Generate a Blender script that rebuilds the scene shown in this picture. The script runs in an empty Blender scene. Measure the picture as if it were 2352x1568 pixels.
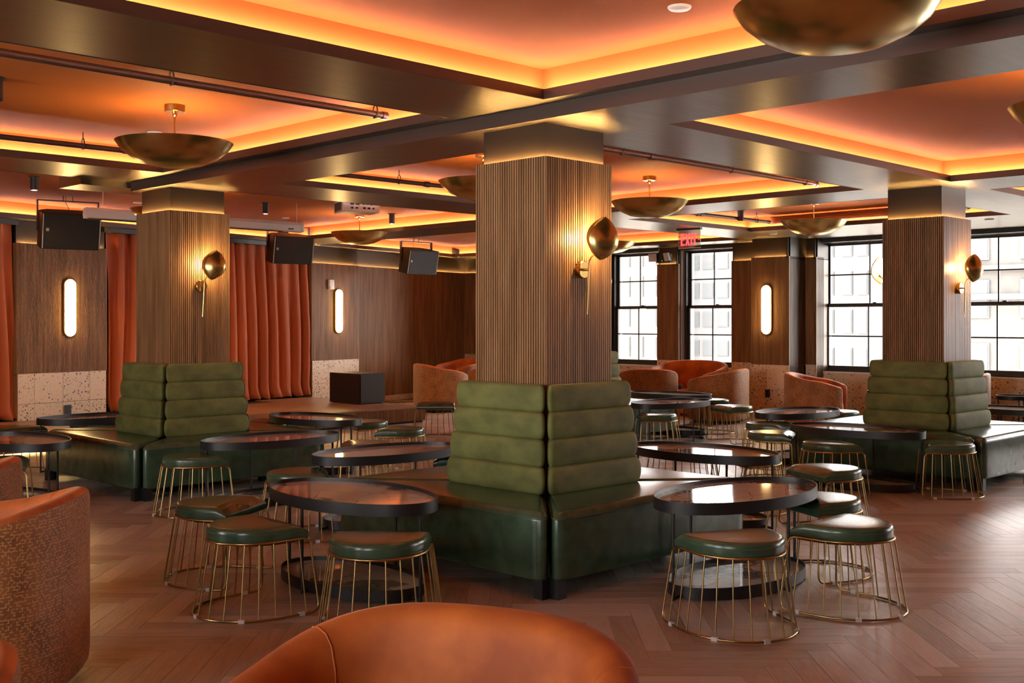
import bpy, math, random
from mathutils import Vector, Matrix
random.seed(7)
sc = bpy.context.scene
COL = sc.collection
R = math.radians
S2 = math.sqrt(.5)

# ------------------------------------------------------------------ camera, world, exposure
cd = bpy.data.cameras.new('camera'); cam = bpy.data.objects.new('camera', cd); COL.objects.link(cam)
cam.location = (0, 0, 1.6); cam.rotation_euler = (R(90), 0, R(-45))
cd.sensor_width = 36; cd.lens = 2580 / 2352 * 36; cd.shift_y = -46 / 2352; cd.clip_start = .05; cd.clip_end = 300
sc.camera = cam
W = bpy.data.worlds.new('sky'); sc.world = W; W.use_nodes = True
bg = W.node_tree.nodes['Background']; bg.inputs['Color'].default_value = (1, .975, .94, 1); bg.inputs['Strength'].default_value = 13.0
vs = sc.view_settings; vs.view_transform = 'Standard'; vs.look = 'None'; vs.gamma = 1; vs.use_curve_mapping = False; vs.exposure = 0.56
sc.cycles.max_bounces = 7; sc.cycles.diffuse_bounces = 4; sc.cycles.glossy_bounces = 4
sc.cycles.caustics_reflective = False; sc.cycles.caustics_refractive = False; sc.cycles.sample_clamp_indirect = 6
LED_COVE, LED_COL, LED_WALL, BULB_PEND, BULB_SCONCE, CAPSULE, LED_STAGE = 68, 470, 300, 270, 760, 18.0, 4
WARM = (1, .72, .66); AMBER = (1, .58, .18)

# photo pixel (2352x1568) -> world point on the level z; the lens bows lines a little
def at(x, y, z):
    dx, dy = x - 1176., y - 784.; k = 1 + .0267 * (dx * dx + dy * dy) / 1413. ** 2
    r, u = dx * k / 2609., (-46 - dy * k) / 2609.
    t = (z - 1.6) / u
    return Vector(((r + 1) * S2 * t, (1 - r) * S2 * t, z))
def cam_ang(phi):            # angle in the viewer's ground plane (0 right, 90 away) -> world angle
    return phi - 45

# ------------------------------------------------------------------ materials
MATS = {}
def new_mat(name):
    m = bpy.data.materials.new(name); m.use_nodes = True; MATS[name] = m
    nt = m.node_tree; return m, nt, nt.nodes['Principled BSDF']
def simple(name, col, rough=.5, metal=0., **kw):
    m, nt, b = new_mat(name)
    b.inputs['Base Color'].default_value = (*col, 1); b.inputs['Roughness'].default_value = rough; b.inputs['Metallic'].default_value = metal
    for k, v in kw.items(): b.inputs[k.replace('_', ' ')].default_value = v
    return m
def N(nt, t, **kw):
    n = nt.nodes.new(t)
    for k, v in kw.items():
        if k in n.inputs: n.inputs[k].default_value = v
        else: setattr(n, k, v)
    return n
def ramp(nt, fac, stops):
    n = nt.nodes.new('ShaderNodeValToRGB'); e = n.color_ramp.elements
    while len(e) < len(stops): e.new(.5)
    for i, (p, c) in enumerate(stops): e[i].position = p; e[i].color = (*c, 1)
    nt.links.new(fac, n.inputs[0]); return n
def coords(nt, scale=(1, 1, 1), kind='Object', rot=(0, 0, 0)):
    tc = nt.nodes.new('ShaderNodeTexCoord'); mp = nt.nodes.new('ShaderNodeMapping')
    mp.inputs['Scale'].default_value = scale; mp.inputs['Rotation'].default_value = rot
    nt.links.new(tc.outputs[kind], mp.inputs[0]); return mp.outputs[0]
def bump(nt, b, h, s, d=.01):
    n = nt.nodes.new('ShaderNodeBump'); n.inputs['Strength'].default_value = s; n.inputs['Distance'].default_value = d
    nt.links.new(h, n.inputs['Height']); nt.links.new(n.outputs[0], b.inputs['Normal'])
def noisy(name, c1, c2, scale, rough=.5, stretch=(1, 1, 1), bs=0., bd=.005, bscale=None, detail=4, lo=.35, hi=.65, **kw):
    m = simple(name, c1, rough, **kw); nt = m.node_tree; b = nt.nodes['Principled BSDF']
    co = coords(nt, stretch); n = N(nt, 'ShaderNodeTexNoise', Scale=scale, Detail=detail); nt.links.new(co, n.inputs['Vector'])
    r = ramp(nt, n.outputs[0], [(lo, c1), (hi, c2)]); nt.links.new(r.outputs[0], b.inputs['Base Color'])
    if bs:
        h = n.outputs[0]
        if bscale:
            n2 = N(nt, 'ShaderNodeTexNoise', Scale=bscale, Detail=3); nt.links.new(co, n2.inputs['Vector']); h = n2.outputs[0]
        bump(nt, b, h, bs, bd)
    return m
def emit(name, col, s):
    m = bpy.data.materials.new(name); m.use_nodes = True; MATS[name] = m; nt = m.node_tree; nt.nodes.clear()
    e = nt.nodes.new('ShaderNodeEmission'); e.inputs[0].default_value = (*col, 1); e.inputs[1].default_value = s
    o = nt.nodes.new('ShaderNodeOutputMaterial'); nt.links.new(e.outputs[0], o.inputs[0]); return m

simple('ceiling_paint', (.48, .145, .028), .75, Specular_IOR_Level=.12)
# brushed bronze sheet
m, nt, b = new_mat('bronze_sheet'); b.inputs['Metallic'].default_value = 1; b.inputs['Base Color'].default_value = (.23, .195, .165, 1)
co = coords(nt, (1.2, 9, 9)); n = N(nt, 'ShaderNodeTexNoise', Scale=2.0, Detail=5); nt.links.new(co, n.inputs['Vector'])
mr = N(nt, 'ShaderNodeMapRange'); mr.inputs['To Min'].default_value = .25; mr.inputs['To Max'].default_value = .36
nt.links.new(n.outputs[0], mr.inputs[0]); nt.links.new(mr.outputs[0], b.inputs['Roughness'])
simple('bronze_lip', (.075, .052, .042), .45, .5)
simple('bronze_satin', (.042, .032, .025), .42, .5, Specular_IOR_Level=.2)
noisy('walnut', (.20, .100, .042), (.37, .205, .098), 2.2, .42, (9, 9, .55), .12, .002, None, 6, .3, .68, Specular_IOR_Level=.2)
noisy('walnut_band', (.20, .100, .042), (.35, .19, .092), 2.2, .45, (9, 9, .55))
# terrazzo: two sizes of chips in a pale binder
m, nt, b = new_mat('terrazzo'); b.inputs['Roughness'].default_value = .32; co0 = coords(nt)
oi = N(nt, 'ShaderNodeObjectInfo'); cmb = nt.nodes.new('ShaderNodeCombineXYZ'); mu = N(nt, 'ShaderNodeMath', operation='MULTIPLY'); mu.inputs[1].default_value = 60; nt.links.new(oi.outputs['Random'], mu.inputs[0]); nt.links.new(mu.outputs[0], cmb.inputs[1])
vm = N(nt, 'ShaderNodeVectorMath', operation='ADD'); nt.links.new(co0, vm.inputs[0]); nt.links.new(cmb.outputs[0], vm.inputs[1]); co = vm.outputs[0]
def chips(scale, thr, keep):
    v = N(nt, 'ShaderNodeTexVoronoi', Scale=scale, Randomness=1.); nt.links.new(co, v.inputs['Vector'])
    sp = nt.nodes.new('ShaderNodeSeparateColor'); nt.links.new(v.outputs['Color'], sp.inputs[0])
    a = N(nt, 'ShaderNodeMath', operation='MULTIPLY'); a.inputs[1].default_value = thr; nt.links.new(sp.outputs[0], a.inputs[0])
    c = N(nt, 'ShaderNodeMath', operation='LESS_THAN'); nt.links.new(v.outputs['Distance'], c.inputs[0]); nt.links.new(a.outputs[0], c.inputs[1])
    k = N(nt, 'ShaderNodeMath', operation='LESS_THAN'); k.inputs[1].default_value = keep; nt.links.new(sp.outputs[1], k.inputs[0])
    mm = N(nt, 'ShaderNodeMath', operation='MULTIPLY'); nt.links.new(c.outputs[0], mm.inputs[0]); nt.links.new(k.outputs[0], mm.inputs[1])
    return mm.outputs[0], sp.outputs[2]
f1, k1 = chips(34, .46, .55); f2, k2 = chips(80, .44, .5)
base = (.76, .59, .42)
r1 = ramp(nt, k1, [(.0, (.03, .03, .035)), (.5, (.06, .05, .05)), (.72, (.22, .10, .05)), (1, (.38, .24, .14))])
r2 = ramp(nt, k2, [(.0, (.05, .05, .05)), (.5, (.30, .16, .09)), (1, (.48, .34, .22))])
mx = nt.nodes.new('ShaderNodeMix'); mx.data_type = 'RGBA'; mx.inputs[6].default_value = (*base, 1)
nt.links.new(f2, mx.inputs[0]); nt.links.new(r2.outputs[0], mx.inputs[7])
mx2 = nt.nodes.new('ShaderNodeMix'); mx2.data_type = 'RGBA'; nt.links.new(mx.outputs[2], mx2.inputs[6]); nt.links.new(f1, mx2.inputs[0]); nt.links.new(r1.outputs[0], mx2.inputs[7])
nt.links.new(mx2.outputs[2], b.inputs['Base Color'])
# oak planks: tone per plank, grain along U
m, nt, b = new_mat('oak_plank'); uv = N(nt, 'ShaderNodeUVMap', uv_map='UVMap')
mp = N(nt, 'ShaderNodeMapping'); mp.inputs['Scale'].default_value = (1.1, 9, 1); nt.links.new(uv.outputs[0], mp.inputs[0])
n = N(nt, 'ShaderNodeTexNoise', Scale=2.4, Detail=6, Distortion=1.6); nt.links.new(mp.outputs[0], n.inputs['Vector'])
mp2 = N(nt, 'ShaderNodeMapping'); mp2.inputs['Scale'].default_value = (2, 60, 1); nt.links.new(uv.outputs[0], mp2.inputs[0])
n2 = N(nt, 'ShaderNodeTexNoise', Scale=3, Detail=3, Distortion=.6); nt.links.new(mp2.outputs[0], n2.inputs['Vector'])
at_n = N(nt, 'ShaderNodeAttribute', attribute_name='tone')
ad = N(nt, 'ShaderNodeMath', operation='MULTIPLY_ADD'); ad.inputs[1].default_value = .75; nt.links.new(n.outputs[0], ad.inputs[0]); nt.links.new(at_n.outputs['Fac'], ad.inputs[2])
rr = ramp(nt, ad.outputs[0], [(.10, (.27, .203, .158)), (.5, (.47, .380, .310)), (.92, (.64, .545, .47))]); nt.links.new(rr.outputs[0], b.inputs['Base Color'])
b.inputs['Roughness'].default_value = .33
mx = N(nt, 'ShaderNodeMath', operation='MULTIPLY_ADD'); mx.inputs[1].default_value = .6; nt.links.new(n2.outputs[0], mx.inputs[0]); nt.links.new(n.outputs[0], mx.inputs[2]); bump(nt, b, mx.outputs[0], .35, .005)
simple('floor_joint', (.15, .095, .066), .6)
noisy('stage_board', (.23, .125, .07), (.33, .19, .115), 2.0, .4, (.7, 8, 8), .05, .003)
noisy('green_velvet', (.092, .104, .025), (.165, .178, .048), 5., .75, (1, 1, 1.6), .15, .01, 90, 5, Sheen_Weight=.15, Sheen_Roughness=.35, Sheen_Tint=(.7, .66, .3, 1))
noisy('green_leather', (.032, .070, .040), (.054, .105, .062), 9., .25, (1, 1, 1), .08, .002, 160)
simple('dark_stitch', (.09, .12, .08), .6)
noisy('orange_velvet', (.33, .068, .009), (.60, .160, .026), 3.6, .7, (1, 1, 1), .15, .01, 6, 7, .38, .64, Sheen_Weight=.2, Sheen_Roughness=.35, Sheen_Tint=(1, .55, .3, 1))
# woven shell fabric: small interlocking raised marks on brown
m, nt, b = new_mat('woven_fabric'); b.inputs['Roughness'].default_value = .72; b.inputs['Sheen Weight'].default_value = .25
co = coords(nt); wz = N(nt, 'ShaderNodeTexNoise', Scale=9, Detail=3); nt.links.new(co, wz.inputs['Vector'])
uv = N(nt, 'ShaderNodeUVMap', uv_map='UVMap'); mp = N(nt, 'ShaderNodeMapping'); mp.inputs['Scale'].default_value = (48, 48, 1); nt.links.new(uv.outputs[0], mp.inputs[0])
bk = N(nt, 'ShaderNodeTexBrick', Scale=1.0); bk.offset = .5; bk.inputs['Mortar Size'].default_value = .12; bk.inputs['Brick Width'].default_value = 1.0; bk.inputs['Row Height'].default_value = .62; nt.links.new(mp.outputs[0], bk.inputs['Vector'])
wn = N(nt, 'ShaderNodeTexNoise', Scale=62, Detail=0); nt.links.new(uv.outputs[0], wn.inputs['Vector'])
gt = N(nt, 'ShaderNodeMath', operation='GREATER_THAN'); gt.inputs[1].default_value = .49; nt.links.new(wn.outputs[0], gt.inputs[0])
ml = N(nt, 'ShaderNodeMath', operation='MULTIPLY'); nt.links.new(bk.outputs['Fac'], ml.inputs[0]); nt.links.new(gt.outputs[0], ml.inputs[1])
ra = ramp(nt, wz.outputs[0], [(.35, (.16, .052, .010)), (.65, (.29, .105, .024))])
mx = nt.nodes.new('ShaderNodeMix'); mx.data_type = 'RGBA'; nt.links.new(ml.outputs[0], mx.inputs[0]); nt.links.new(ra.outputs[0], mx.inputs[6]); mx.inputs[7].default_value = (.46, .21, .06, 1)
nt.links.new(mx.outputs[2], b.inputs['Base Color']); bump(nt, b, ml.outputs[0], .5, .004)
noisy('curtain_velvet', (.40, .088, .022), (.54, .135, .042), 1.6, .75, (1, 1, .3), .1, .005, 120, 3, Sheen_Weight=.6, Sheen_Roughness=.3, Sheen_Tint=(1, .5, .3, 1))
simple('brass', (.62, .40, .13), .24, 1.)
simple('brass_wire', (.44, .30, .12), .28, 1.)
simple('brass_bowl', (.62, .46, .17), .27, 1.)
simple('black_metal', (.022, .021, .022), .42, .3)
simple('black_wood', (.007, .007, .0075), .5)
simple('black_grille', (.010, .010, .011), .6)
simple('window_frame', (.028, .026, .025), .45)
simple('white_plastic', (.78, .76, .73), .4)
simple('clear_plastic', (.85, .85, .85), .35)
simple('grey_line', (.45, .45, .44), .5)
simple('pipe_paint', (.07, .035, .022), .45, .4)
simple('plaster', (.62, .58, .52), .8)
simple('dark_void', (.02, .018, .018), .8)
# table tops: cream stone print with dark drifts and hair cracks under clear resin
m, nt, b = new_mat('marble_print'); b.inputs['Roughness'].default_value = .05; b.inputs['Coat Weight'].default_value = .25; b.inputs['Coat Roughness'].default_value = .03
co = coords(nt); oi = N(nt, 'ShaderNodeObjectInfo'); vm = N(nt, 'ShaderNodeVectorMath', operation='ADD'); nt.links.new(co, vm.inputs[0])
cmb = nt.nodes.new('ShaderNodeCombineXYZ'); mu = N(nt, 'ShaderNodeMath', operation='MULTIPLY'); mu.inputs[1].default_value = 40; nt.links.new(oi.outputs['Random'], mu.inputs[0]); nt.links.new(mu.outputs[0], cmb.inputs[0]); nt.links.new(cmb.outputs[0], vm.inputs[1])
n = N(nt, 'ShaderNodeTexNoise', Scale=1.25, Detail=7, Roughness=.58); nt.links.new(vm.outputs[0], n.inputs['Vector'])
ra = ramp(nt, n.outputs[0], [(.555, (.84, .70, .60)), (.575, (.30, .23, .20)), (.65, (.16, .125, .115)), (.70, (.70, .57, .48))])
v = N(nt, 'ShaderNodeTexVoronoi', Scale=3.4, feature='DISTANCE_TO_EDGE'); nt.links.new(vm.outputs[0], v.inputs['Vector'])
n3 = N(nt, 'ShaderNodeTexNoise', Scale=6, Detail=4); nt.links.new(vm.outputs[0], n3.inputs['Vector'])
md = N(nt, 'ShaderNodeMath', operation='MULTIPLY'); md.inputs[1].default_value = .03; nt.links.new(n3.outputs[0], md.inputs[0])
lt = N(nt, 'ShaderNodeMath', operation='LESS_THAN'); nt.links.new(v.outputs['Distance'], lt.inputs[0]); md2 = N(nt, 'ShaderNodeMath', operation='SUBTRACT'); md2.inputs[1].default_value = .011; nt.links.new(md.outputs[0], md2.inputs[0]); nt.links.new(md2.outputs[0], lt.inputs[1])
mx = nt.nodes.new('ShaderNodeMix'); mx.data_type = 'RGBA'; nt.links.new(lt.outputs[0], mx.inputs[0]); nt.links.new(ra.outputs[0], mx.inputs[6]); mx.inputs[7].default_value = (.16, .11, .09, 1)
nt.links.new(mx.outputs[2], b.inputs['Base Color'])
# window glass
m = bpy.data.materials.new('pane_glass'); m.use_nodes = True; MATS['pane_glass'] = m; nt = m.node_tree; nt.nodes.clear()
tr = nt.nodes.new('ShaderNodeBsdfTransparent'); gl = N(nt, 'ShaderNodeBsdfGlossy', Roughness=.02); fr = N(nt, 'ShaderNodeFresnel', IOR=1.45)
ms = nt.nodes.new('ShaderNodeMixShader'); o = nt.nodes.new('ShaderNodeOutputMaterial'); nt.links.new(fr.outputs[0], ms.inputs[0]); nt.links.new(tr.outputs[0], ms.inputs[1]); nt.links.new(gl.outputs[0], ms.inputs[2]); nt.links.new(ms.outputs[0], o.inputs[0])
m = bpy.data.materials.new('sign_glass'); m.use_nodes = True; MATS['sign_glass'] = m; nt = m.node_tree; nt.nodes.clear()
tr = N(nt, 'ShaderNodeBsdfTransparent'); tr.inputs[0].default_value = (.95, .85, .75, 1); gl = N(nt, 'ShaderNodeBsdfGlossy', Roughness=.06); gl.inputs[0].default_value = (.9, .75, .55, 1)
ms = nt.nodes.new('ShaderNodeMixShader'); ms.inputs[0].default_value = .35; o = nt.nodes.new('ShaderNodeOutputMaterial'); nt.links.new(tr.outputs[0], ms.inputs[1]); nt.links.new(gl.outputs[0], ms.inputs[2]); nt.links.new(ms.outputs[0], o.inputs[0])
emit('cove_light', WARM, LED_COVE); emit('column_light', AMBER, LED_COL); emit('wall_light', AMBER, LED_WALL); emit('stage_light', AMBER, LED_STAGE)
emit('pendant_bulb', (1, .62, .26), BULB_PEND); emit('sconce_bulb', (1, .62, .25), BULB_SCONCE); emit('capsule_light', (1, .64, .24), CAPSULE)
emit('exit_red', (1, .05, .07), 2.2); emit('green_led', (.2, 1, .1), 2); emit('downlight_glow', (1, .8, .55), 3)
noisy('brick_facade', (.060, .056, .052), (.072, .068, .062), 1.2, .9); simple('white_facade', (.080, .081, .083), .8); simple('cream_facade', (.083, .079, .072), .8)
simple('far_window', (.040, .044, .047), .5); simple('far_frame', (.066, .066, .066), .6); simple('far_green', (.062, .10, .04), .7); simple('far_orange', (.10, .062, .05), .7); simple('far_dark', (.034, .036, .042), .6)

# ------------------------------------------------------------------ mesh builder
class MB:
    def __init__(s): s.v = []; s.f = []; s.uv = []; s.M = None
    def add(s, vs_, fs):
        o = len(s.v)
        s.v += [tuple(s.M @ Vector(p)) if s.M else tuple(p) for p in vs_]; s.f += [tuple(i + o for i in f) for f in fs]; return o
    def box(s, x0, x1, y0, y1, z0, z1):
        s.add([(x0, y0, z0), (x1, y0, z0), (x1, y1, z0), (x0, y1, z0), (x0, y0, z1), (x1, y0, z1), (x1, y1, z1), (x0, y1, z1)],
              [(3, 2, 1, 0), (4, 5, 6, 7), (0, 1, 5, 4), (1, 2, 6, 5), (2, 3, 7, 6), (3, 0, 4, 7)]); return s
    def loft(s, rings, closed=True, cap0=True, cap1=True):
        n = len(rings[0]); o = len(s.v); vs_ = [p for r in rings for p in r]; fs = []
        for i in range(len(rings) - 1):
            for j in range(n if closed else n - 1):
                k = (j + 1) % n; fs.append((i * n + j, i * n + k, (i + 1) * n + k, (i + 1) * n + j))
        if cap0 and closed: fs.append(tuple(range(n - 1, -1, -1)))
        if cap1 and closed: fs.append(tuple((len(rings) - 1) * n + j for j in range(n)))
        s.add(vs_, fs); return s
    def tube(s, pts, r, n=6, closed=False):
        pts = [Vector(p) for p in pts]; L = len(pts); rings = []; up = Vector((0, 0, 1))
        t0 = (pts[1] - pts[0]).normalized(); a = t0.cross(up if abs(t0.z) < .9 else Vector((1, 0, 0))).normalized()
        for i, p in enumerate(pts):
            if closed: t = (pts[(i + 1) % L] - pts[i - 1]).normalized()
            else: t = (pts[min(i + 1, L - 1)] - pts[max(i - 1, 0)]).normalized()
            a = (a - t * a.dot(t)).normalized(); b_ = t.cross(a); rr = r[i] if isinstance(r, (list, tuple)) else r
            rings.append([p + (a * math.cos(q) + b_ * math.sin(q)) * rr for q in [2 * math.pi * k / n for k in range(n)]])
        if closed: rings.append(rings[0])
        s.loft(rings, True, not closed, not closed); return s
    def lathe(s, prof, n=24, cap0=False, cap1=False):
        s.loft([[(r * math.cos(2 * math.pi * k / n), r * math.sin(2 * math.pi * k / n), z) for k in range(n)] for r, z in prof], True, cap0, cap1); return s
    def prism(s, poly, z0, z1):
        s.loft([[(x, y, z0) for x, y in poly], [(x, y, z1) for x, y in poly]]); return s
    def build(s, name, mat, parent=None, smooth=False, ang=40):
        me = bpy.data.meshes.new(name); me.from_pydata(s.v, [], s.f); me.update()
        me.materials.append(MATS[mat]); ob = bpy.data.objects.new(name, me); COL.objects.link(ob)
        if smooth: me.polygons.foreach_set('use_smooth', [True] * len(me.polygons)); me.set_sharp_from_angle(angle=R(ang))
        if parent: ob.parent = parent
        return ob
def tag(o, label=None, category=None, group=None, kind=None):
    for k, v in (('label', label), ('category', category), ('group', group), ('kind', kind)):
        if v: o[k] = v
    return o
def empty(name, loc=(0, 0, 0), rz=0, **kw):
    o = bpy.data.objects.new(name, None); o.empty_display_size = .05; COL.objects.link(o); o.location = loc; o.rotation_euler = (0, 0, rz); return tag(o, **kw)
def copy_tree(o, parent=None):
    c = o.copy(); COL.objects.link(c)
    if parent: c.parent = parent
    for ch in list(o.children): copy_tree(ch, c)
    return c
def inset(poly, d):
    n = len(poly); out = []
    for i in range(n):
        p0, p1, p2 = Vector(poly[i - 1]), Vector(poly[i]), Vector(poly[(i + 1) % n])
        a, b_ = (p1 - p0).normalized(), (p2 - p1).normalized(); na, nb = Vector((-a.y, a.x)), Vector((-b_.y, b_.x))
        m_ = (na + nb); m_ = m_ / max(.2, 1 + na.dot(nb)); out.append(p1 + m_ * d)
    return out
def round_poly(poly, r, k=5):
    n = len(poly); out = []
    for i in range(n):
        p0, p1, p2 = Vector(poly[i - 1]), Vector(poly[i]), Vector(poly[(i + 1) % n])
        a, b_ = (p0 - p1).normalized(), (p2 - p1).normalized(); half = math.acos(max(-1, min(1, a.dot(b_)))) / 2
        d = r / math.tan(half); d = min(d, .48 * (p0 - p1).length, .48 * (p2 - p1).length)
        A, B = p1 + a * d, p1 + b_ * d
        for j in range(k + 1):
            t = j / k; out.append(A * (1 - t) ** 2 + p1 * 2 * t * (1 - t) + B * t * t)
    return out
def cushion(poly, z0, z1, r, rt, rb=.02, dome=0.):
    """rounded pad over a convex plan, corner radius r, top roll rt"""
    mb = MB(); rings = []
    for k in range(4): q = math.pi / 2 * k / 3; rings.append([(p.x, p.y, z0 + rb * (1 - math.cos(q))) for p in round_poly(inset(poly, rb * (1 - math.sin(q))), max(.01, r - rb * (1 - math.sin(q))))])
    for k in range(6): q = math.pi / 2 * k / 5; d = rt * (1 - math.cos(q)); rings.append([(p.x, p.y, z1 - rt + rt * math.sin(q)) for p in round_poly(inset(poly, d), max(.008, r - d * .7))])
    if dome:
        for s_ in (.5, 1.): rings.append([(p.x, p.y, z1 + dome * s_) for p in round_poly(inset(poly, rt + .05 * s_), max(.008, r))])
    return mb.loft(rings)

# ------------------------------------------------------------------ slatted timber and other wall helpers
PITCH, PROUD = .0222, .013
def slats(mb, p0, d, nrm, length, z0, z1):
    """ribbed timber face: p0 plan start, d run direction, nrm outward, both unit; ribs stand PROUD of the backing"""
    n = max(1, round(length / PITCH)); pt = length / n; prof = []
    for i in range(n):
        u = i * pt; prof += [(u + .16 * pt, 0), (u + .20 * pt, PROUD), (u + .80 * pt, PROUD), (u + .84 * pt, 0)]
    P = [(p0[0] + d[0] * u + nrm[0] * h, p0[1] + d[1] * u + nrm[1] * h) for u, h in prof]
    mb.loft([[(x, y, z0) for x, y in P], [(x, y, z1) for x, y in P]], closed=False)
    # little end-grain lids on the ribs
    for i in range(n):
        q = P[4 * i:4 * i + 4]; mb.add([(x, y, z1) for x, y in q], [(0, 1, 2, 3)])

ceiling = empty('ceiling', kind='structure', label='orange coffered ceiling with bronze soffits and glowing coves', category='ceiling')
ZA, ZB, ZC, ZW = 2.99, 2.90, 3.22, 2.675
TRAYS = [(.4, 5.11, 0., 4.83), (.4, 5.11, 5.74, 9.72), (6.37, 10.99, 5.75, 9.68), (6.36, 10.98, 0., 4.815), (11.93, 14.9, 5.74, 9.69), (11.92, 14.9, 0., 4.80)]
# stage wall frame
WA = R(14.2); WP = Vector((6.14, 15.63)); WD = Vector((math.cos(WA), math.sin(WA))); WN = Vector((math.sin(WA), -math.cos(WA)))
def wp(u, off=0.): return WP + WD * u + WN * off
def wall_y(x): return WP.y + (x - WP.x) * math.tan(WA)

# ------------------------------------------------------------------ floor
floor = empty('floor', kind='structure', label='herringbone oak plank floor', category='floor')
MB().box(-6, 17.3, -5, 19.2, -.3, -.002).build('subfloor', 'floor_joint', floor)
PL, PW = .78, .13
def plank_mesh(n_, tone, u0, v0):
    me = bpy.data.meshes.new('plank'); h, w, i = PL / 2 - .0007, PW / 2 - .0007, .0002
    vs_ = [(-h, -w, -.002), (h, -w, -.002), (h, w, -.002), (-h, w, -.002), (-h + i, -w + i, 0), (h - i, -w + i, 0), (h - i, w - i, 0), (-h + i, w - i, 0)]
    fs = [(4, 5, 6, 7), (0, 1, 5, 4), (1, 2, 6, 5), (2, 3, 7, 6), (3, 0, 4, 7)]
    return vs_, fs
def plank_data(me, n, uvs, tones):
    uvl = me.uv_layers.new(name='UVMap'); uvl.data.foreach_set('uv', uvs)
    a = me.attributes.new('tone', 'FLOAT', 'POINT'); a.data.foreach_set('value', tones); me.materials.append(MATS['oak_plank'])
VAR = []
for k in range(18):
    vs_, fs = plank_mesh(0, 0, 0, 0); me = bpy.data.meshes.new('plank'); me.from_pydata(vs_, [], fs); u0, v0 = random.random() * 30, random.random() * 30
    plank_data(me, 1, [c for f in fs for i in f for c in (vs_[i][0] + u0, vs_[i][1] + v0)], [random.uniform(-.12, .52)] * 8); VAR.append(me)
cells = []
nn = 6
for k in range(-160, 260):
    for m_ in range(-25, 25):
        for typ in (0, 1):
            if typ == 0: cx, cy = k + nn / 2 + m_ * nn, k + .5 - m_ * nn
            else: cx, cy = k + nn + .5 + m_ * nn, k + 1 - nn / 2 - m_ * nn
            r_, f_ = cx * PW, cy * PW
            if not (.8 < f_ < 24 and abs(r_) < .56 * f_ + 1.2): continue
            X, Y = (r_ + f_) * S2, (f_ - r_) * S2
            if X > 16.7 or Y > wall_y(X) - .3 or X < -3 or Y < -3: continue
            cells.append((f_, r_, X, Y, typ))
inview = sorted(c for c in cells if c[0] > 4.9 and abs(c[1]) < .46 * c[0])
near = set(id(c) for c in inview[:300])
rest_v, rest_f, rest_uv, rest_t = [], [], [], []
for c in cells:
    f_, r_, X, Y, typ = c; rz = R(-45) + (math.pi / 2 if typ else 0)
    if id(c) in near:
        o = bpy.data.objects.new('plank', random.choice(VAR)); o.location = (X, Y, 0); o.rotation_euler = (0, 0, rz + random.choice((0, math.pi))); o.parent = floor; COL.objects.link(o)
    else:
        vs_, fs = plank_mesh(0, 0, 0, 0); u0, v0, tn = random.random() * 30, random.random() * 30, random.uniform(-.12, .52); o0 = len(rest_v); ca, sa = math.cos(rz), math.sin(rz)
        rest_v += [(X + x * ca - y * sa, Y + x * sa + y * ca, z) for x, y, z in vs_]; rest_f += [tuple(i + o0 for i in f) for f in fs]; rest_t += [tn] * 8
        rest_uv += [q for f in fs for i in f for q in (vs_[i][0] + u0, vs_[i][1] + v0)]
me = bpy.data.meshes.new('far_planks'); me.from_pydata(rest_v, [], rest_f); plank_data(me, 1, rest_uv, rest_t)
o = bpy.data.objects.new('far_planks', me); COL.objects.link(o); o.parent = floor; o['kind'] = 'stuff'

# ------------------------------------------------------------------ ceiling
MB().box(-6, 17.35, -5, 19.5, ZC, ZC + .2).build('ceiling_slab', 'ceiling_paint', ceiling)
xs = sorted({-6., 17.05} | {v for t in TRAYS for v in t[:2]}); ys = sorted({-5., 10.65} | {v for t in TRAYS for v in t[2:]})
sof = MB()
for i in range(len(xs) - 1):
    j0 = None
    def flush(j1):
        if j0 is not None: sof.box(xs[i], xs[i + 1], ys[j0], ys[j1], ZA, ZA + .055)
    for j in range(len(ys) - 1):
        mxp, myp = (xs[i] + xs[i + 1]) / 2, (ys[j] + ys[j + 1]) / 2
        hole = any(t[0] < mxp < t[1] and t[2] < myp < t[3] for t in TRAYS)
        if hole: flush(j); j0 = None
        elif j0 is None: j0 = j
    flush(len(ys) - 1)
sof.box(10.99, 11.93, 10.65, wall_y(11.4), ZA, ZA + .055); sof.box(16.25, 17.05, 10.65, 18.3, ZA, ZA + .055)
sof.box(4.74, 5.24, 10.65, 11.15, ZA - .06, ZA + .055); sof.box(5.24, 5.97, 10.65, 11.15, ZA - .06, ZA + .055)
sof.build('soffit', 'bronze_sheet', ceiling)
MB().box(5.244, 5.97, -5, 10.616, ZB, ZA).build('beam', 'bronze_sheet', ceiling)
MB().box(5.238, 5.244, -5, 10.62, ZB - .002, ZA).build('beam_fascia', 'bronze_lip', ceiling); MB().box(5.238, 5.972, 10.616, 10.622, ZB - .002, ZA).build('beam_end', 'bronze_lip', ceiling)
SET = .14
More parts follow.
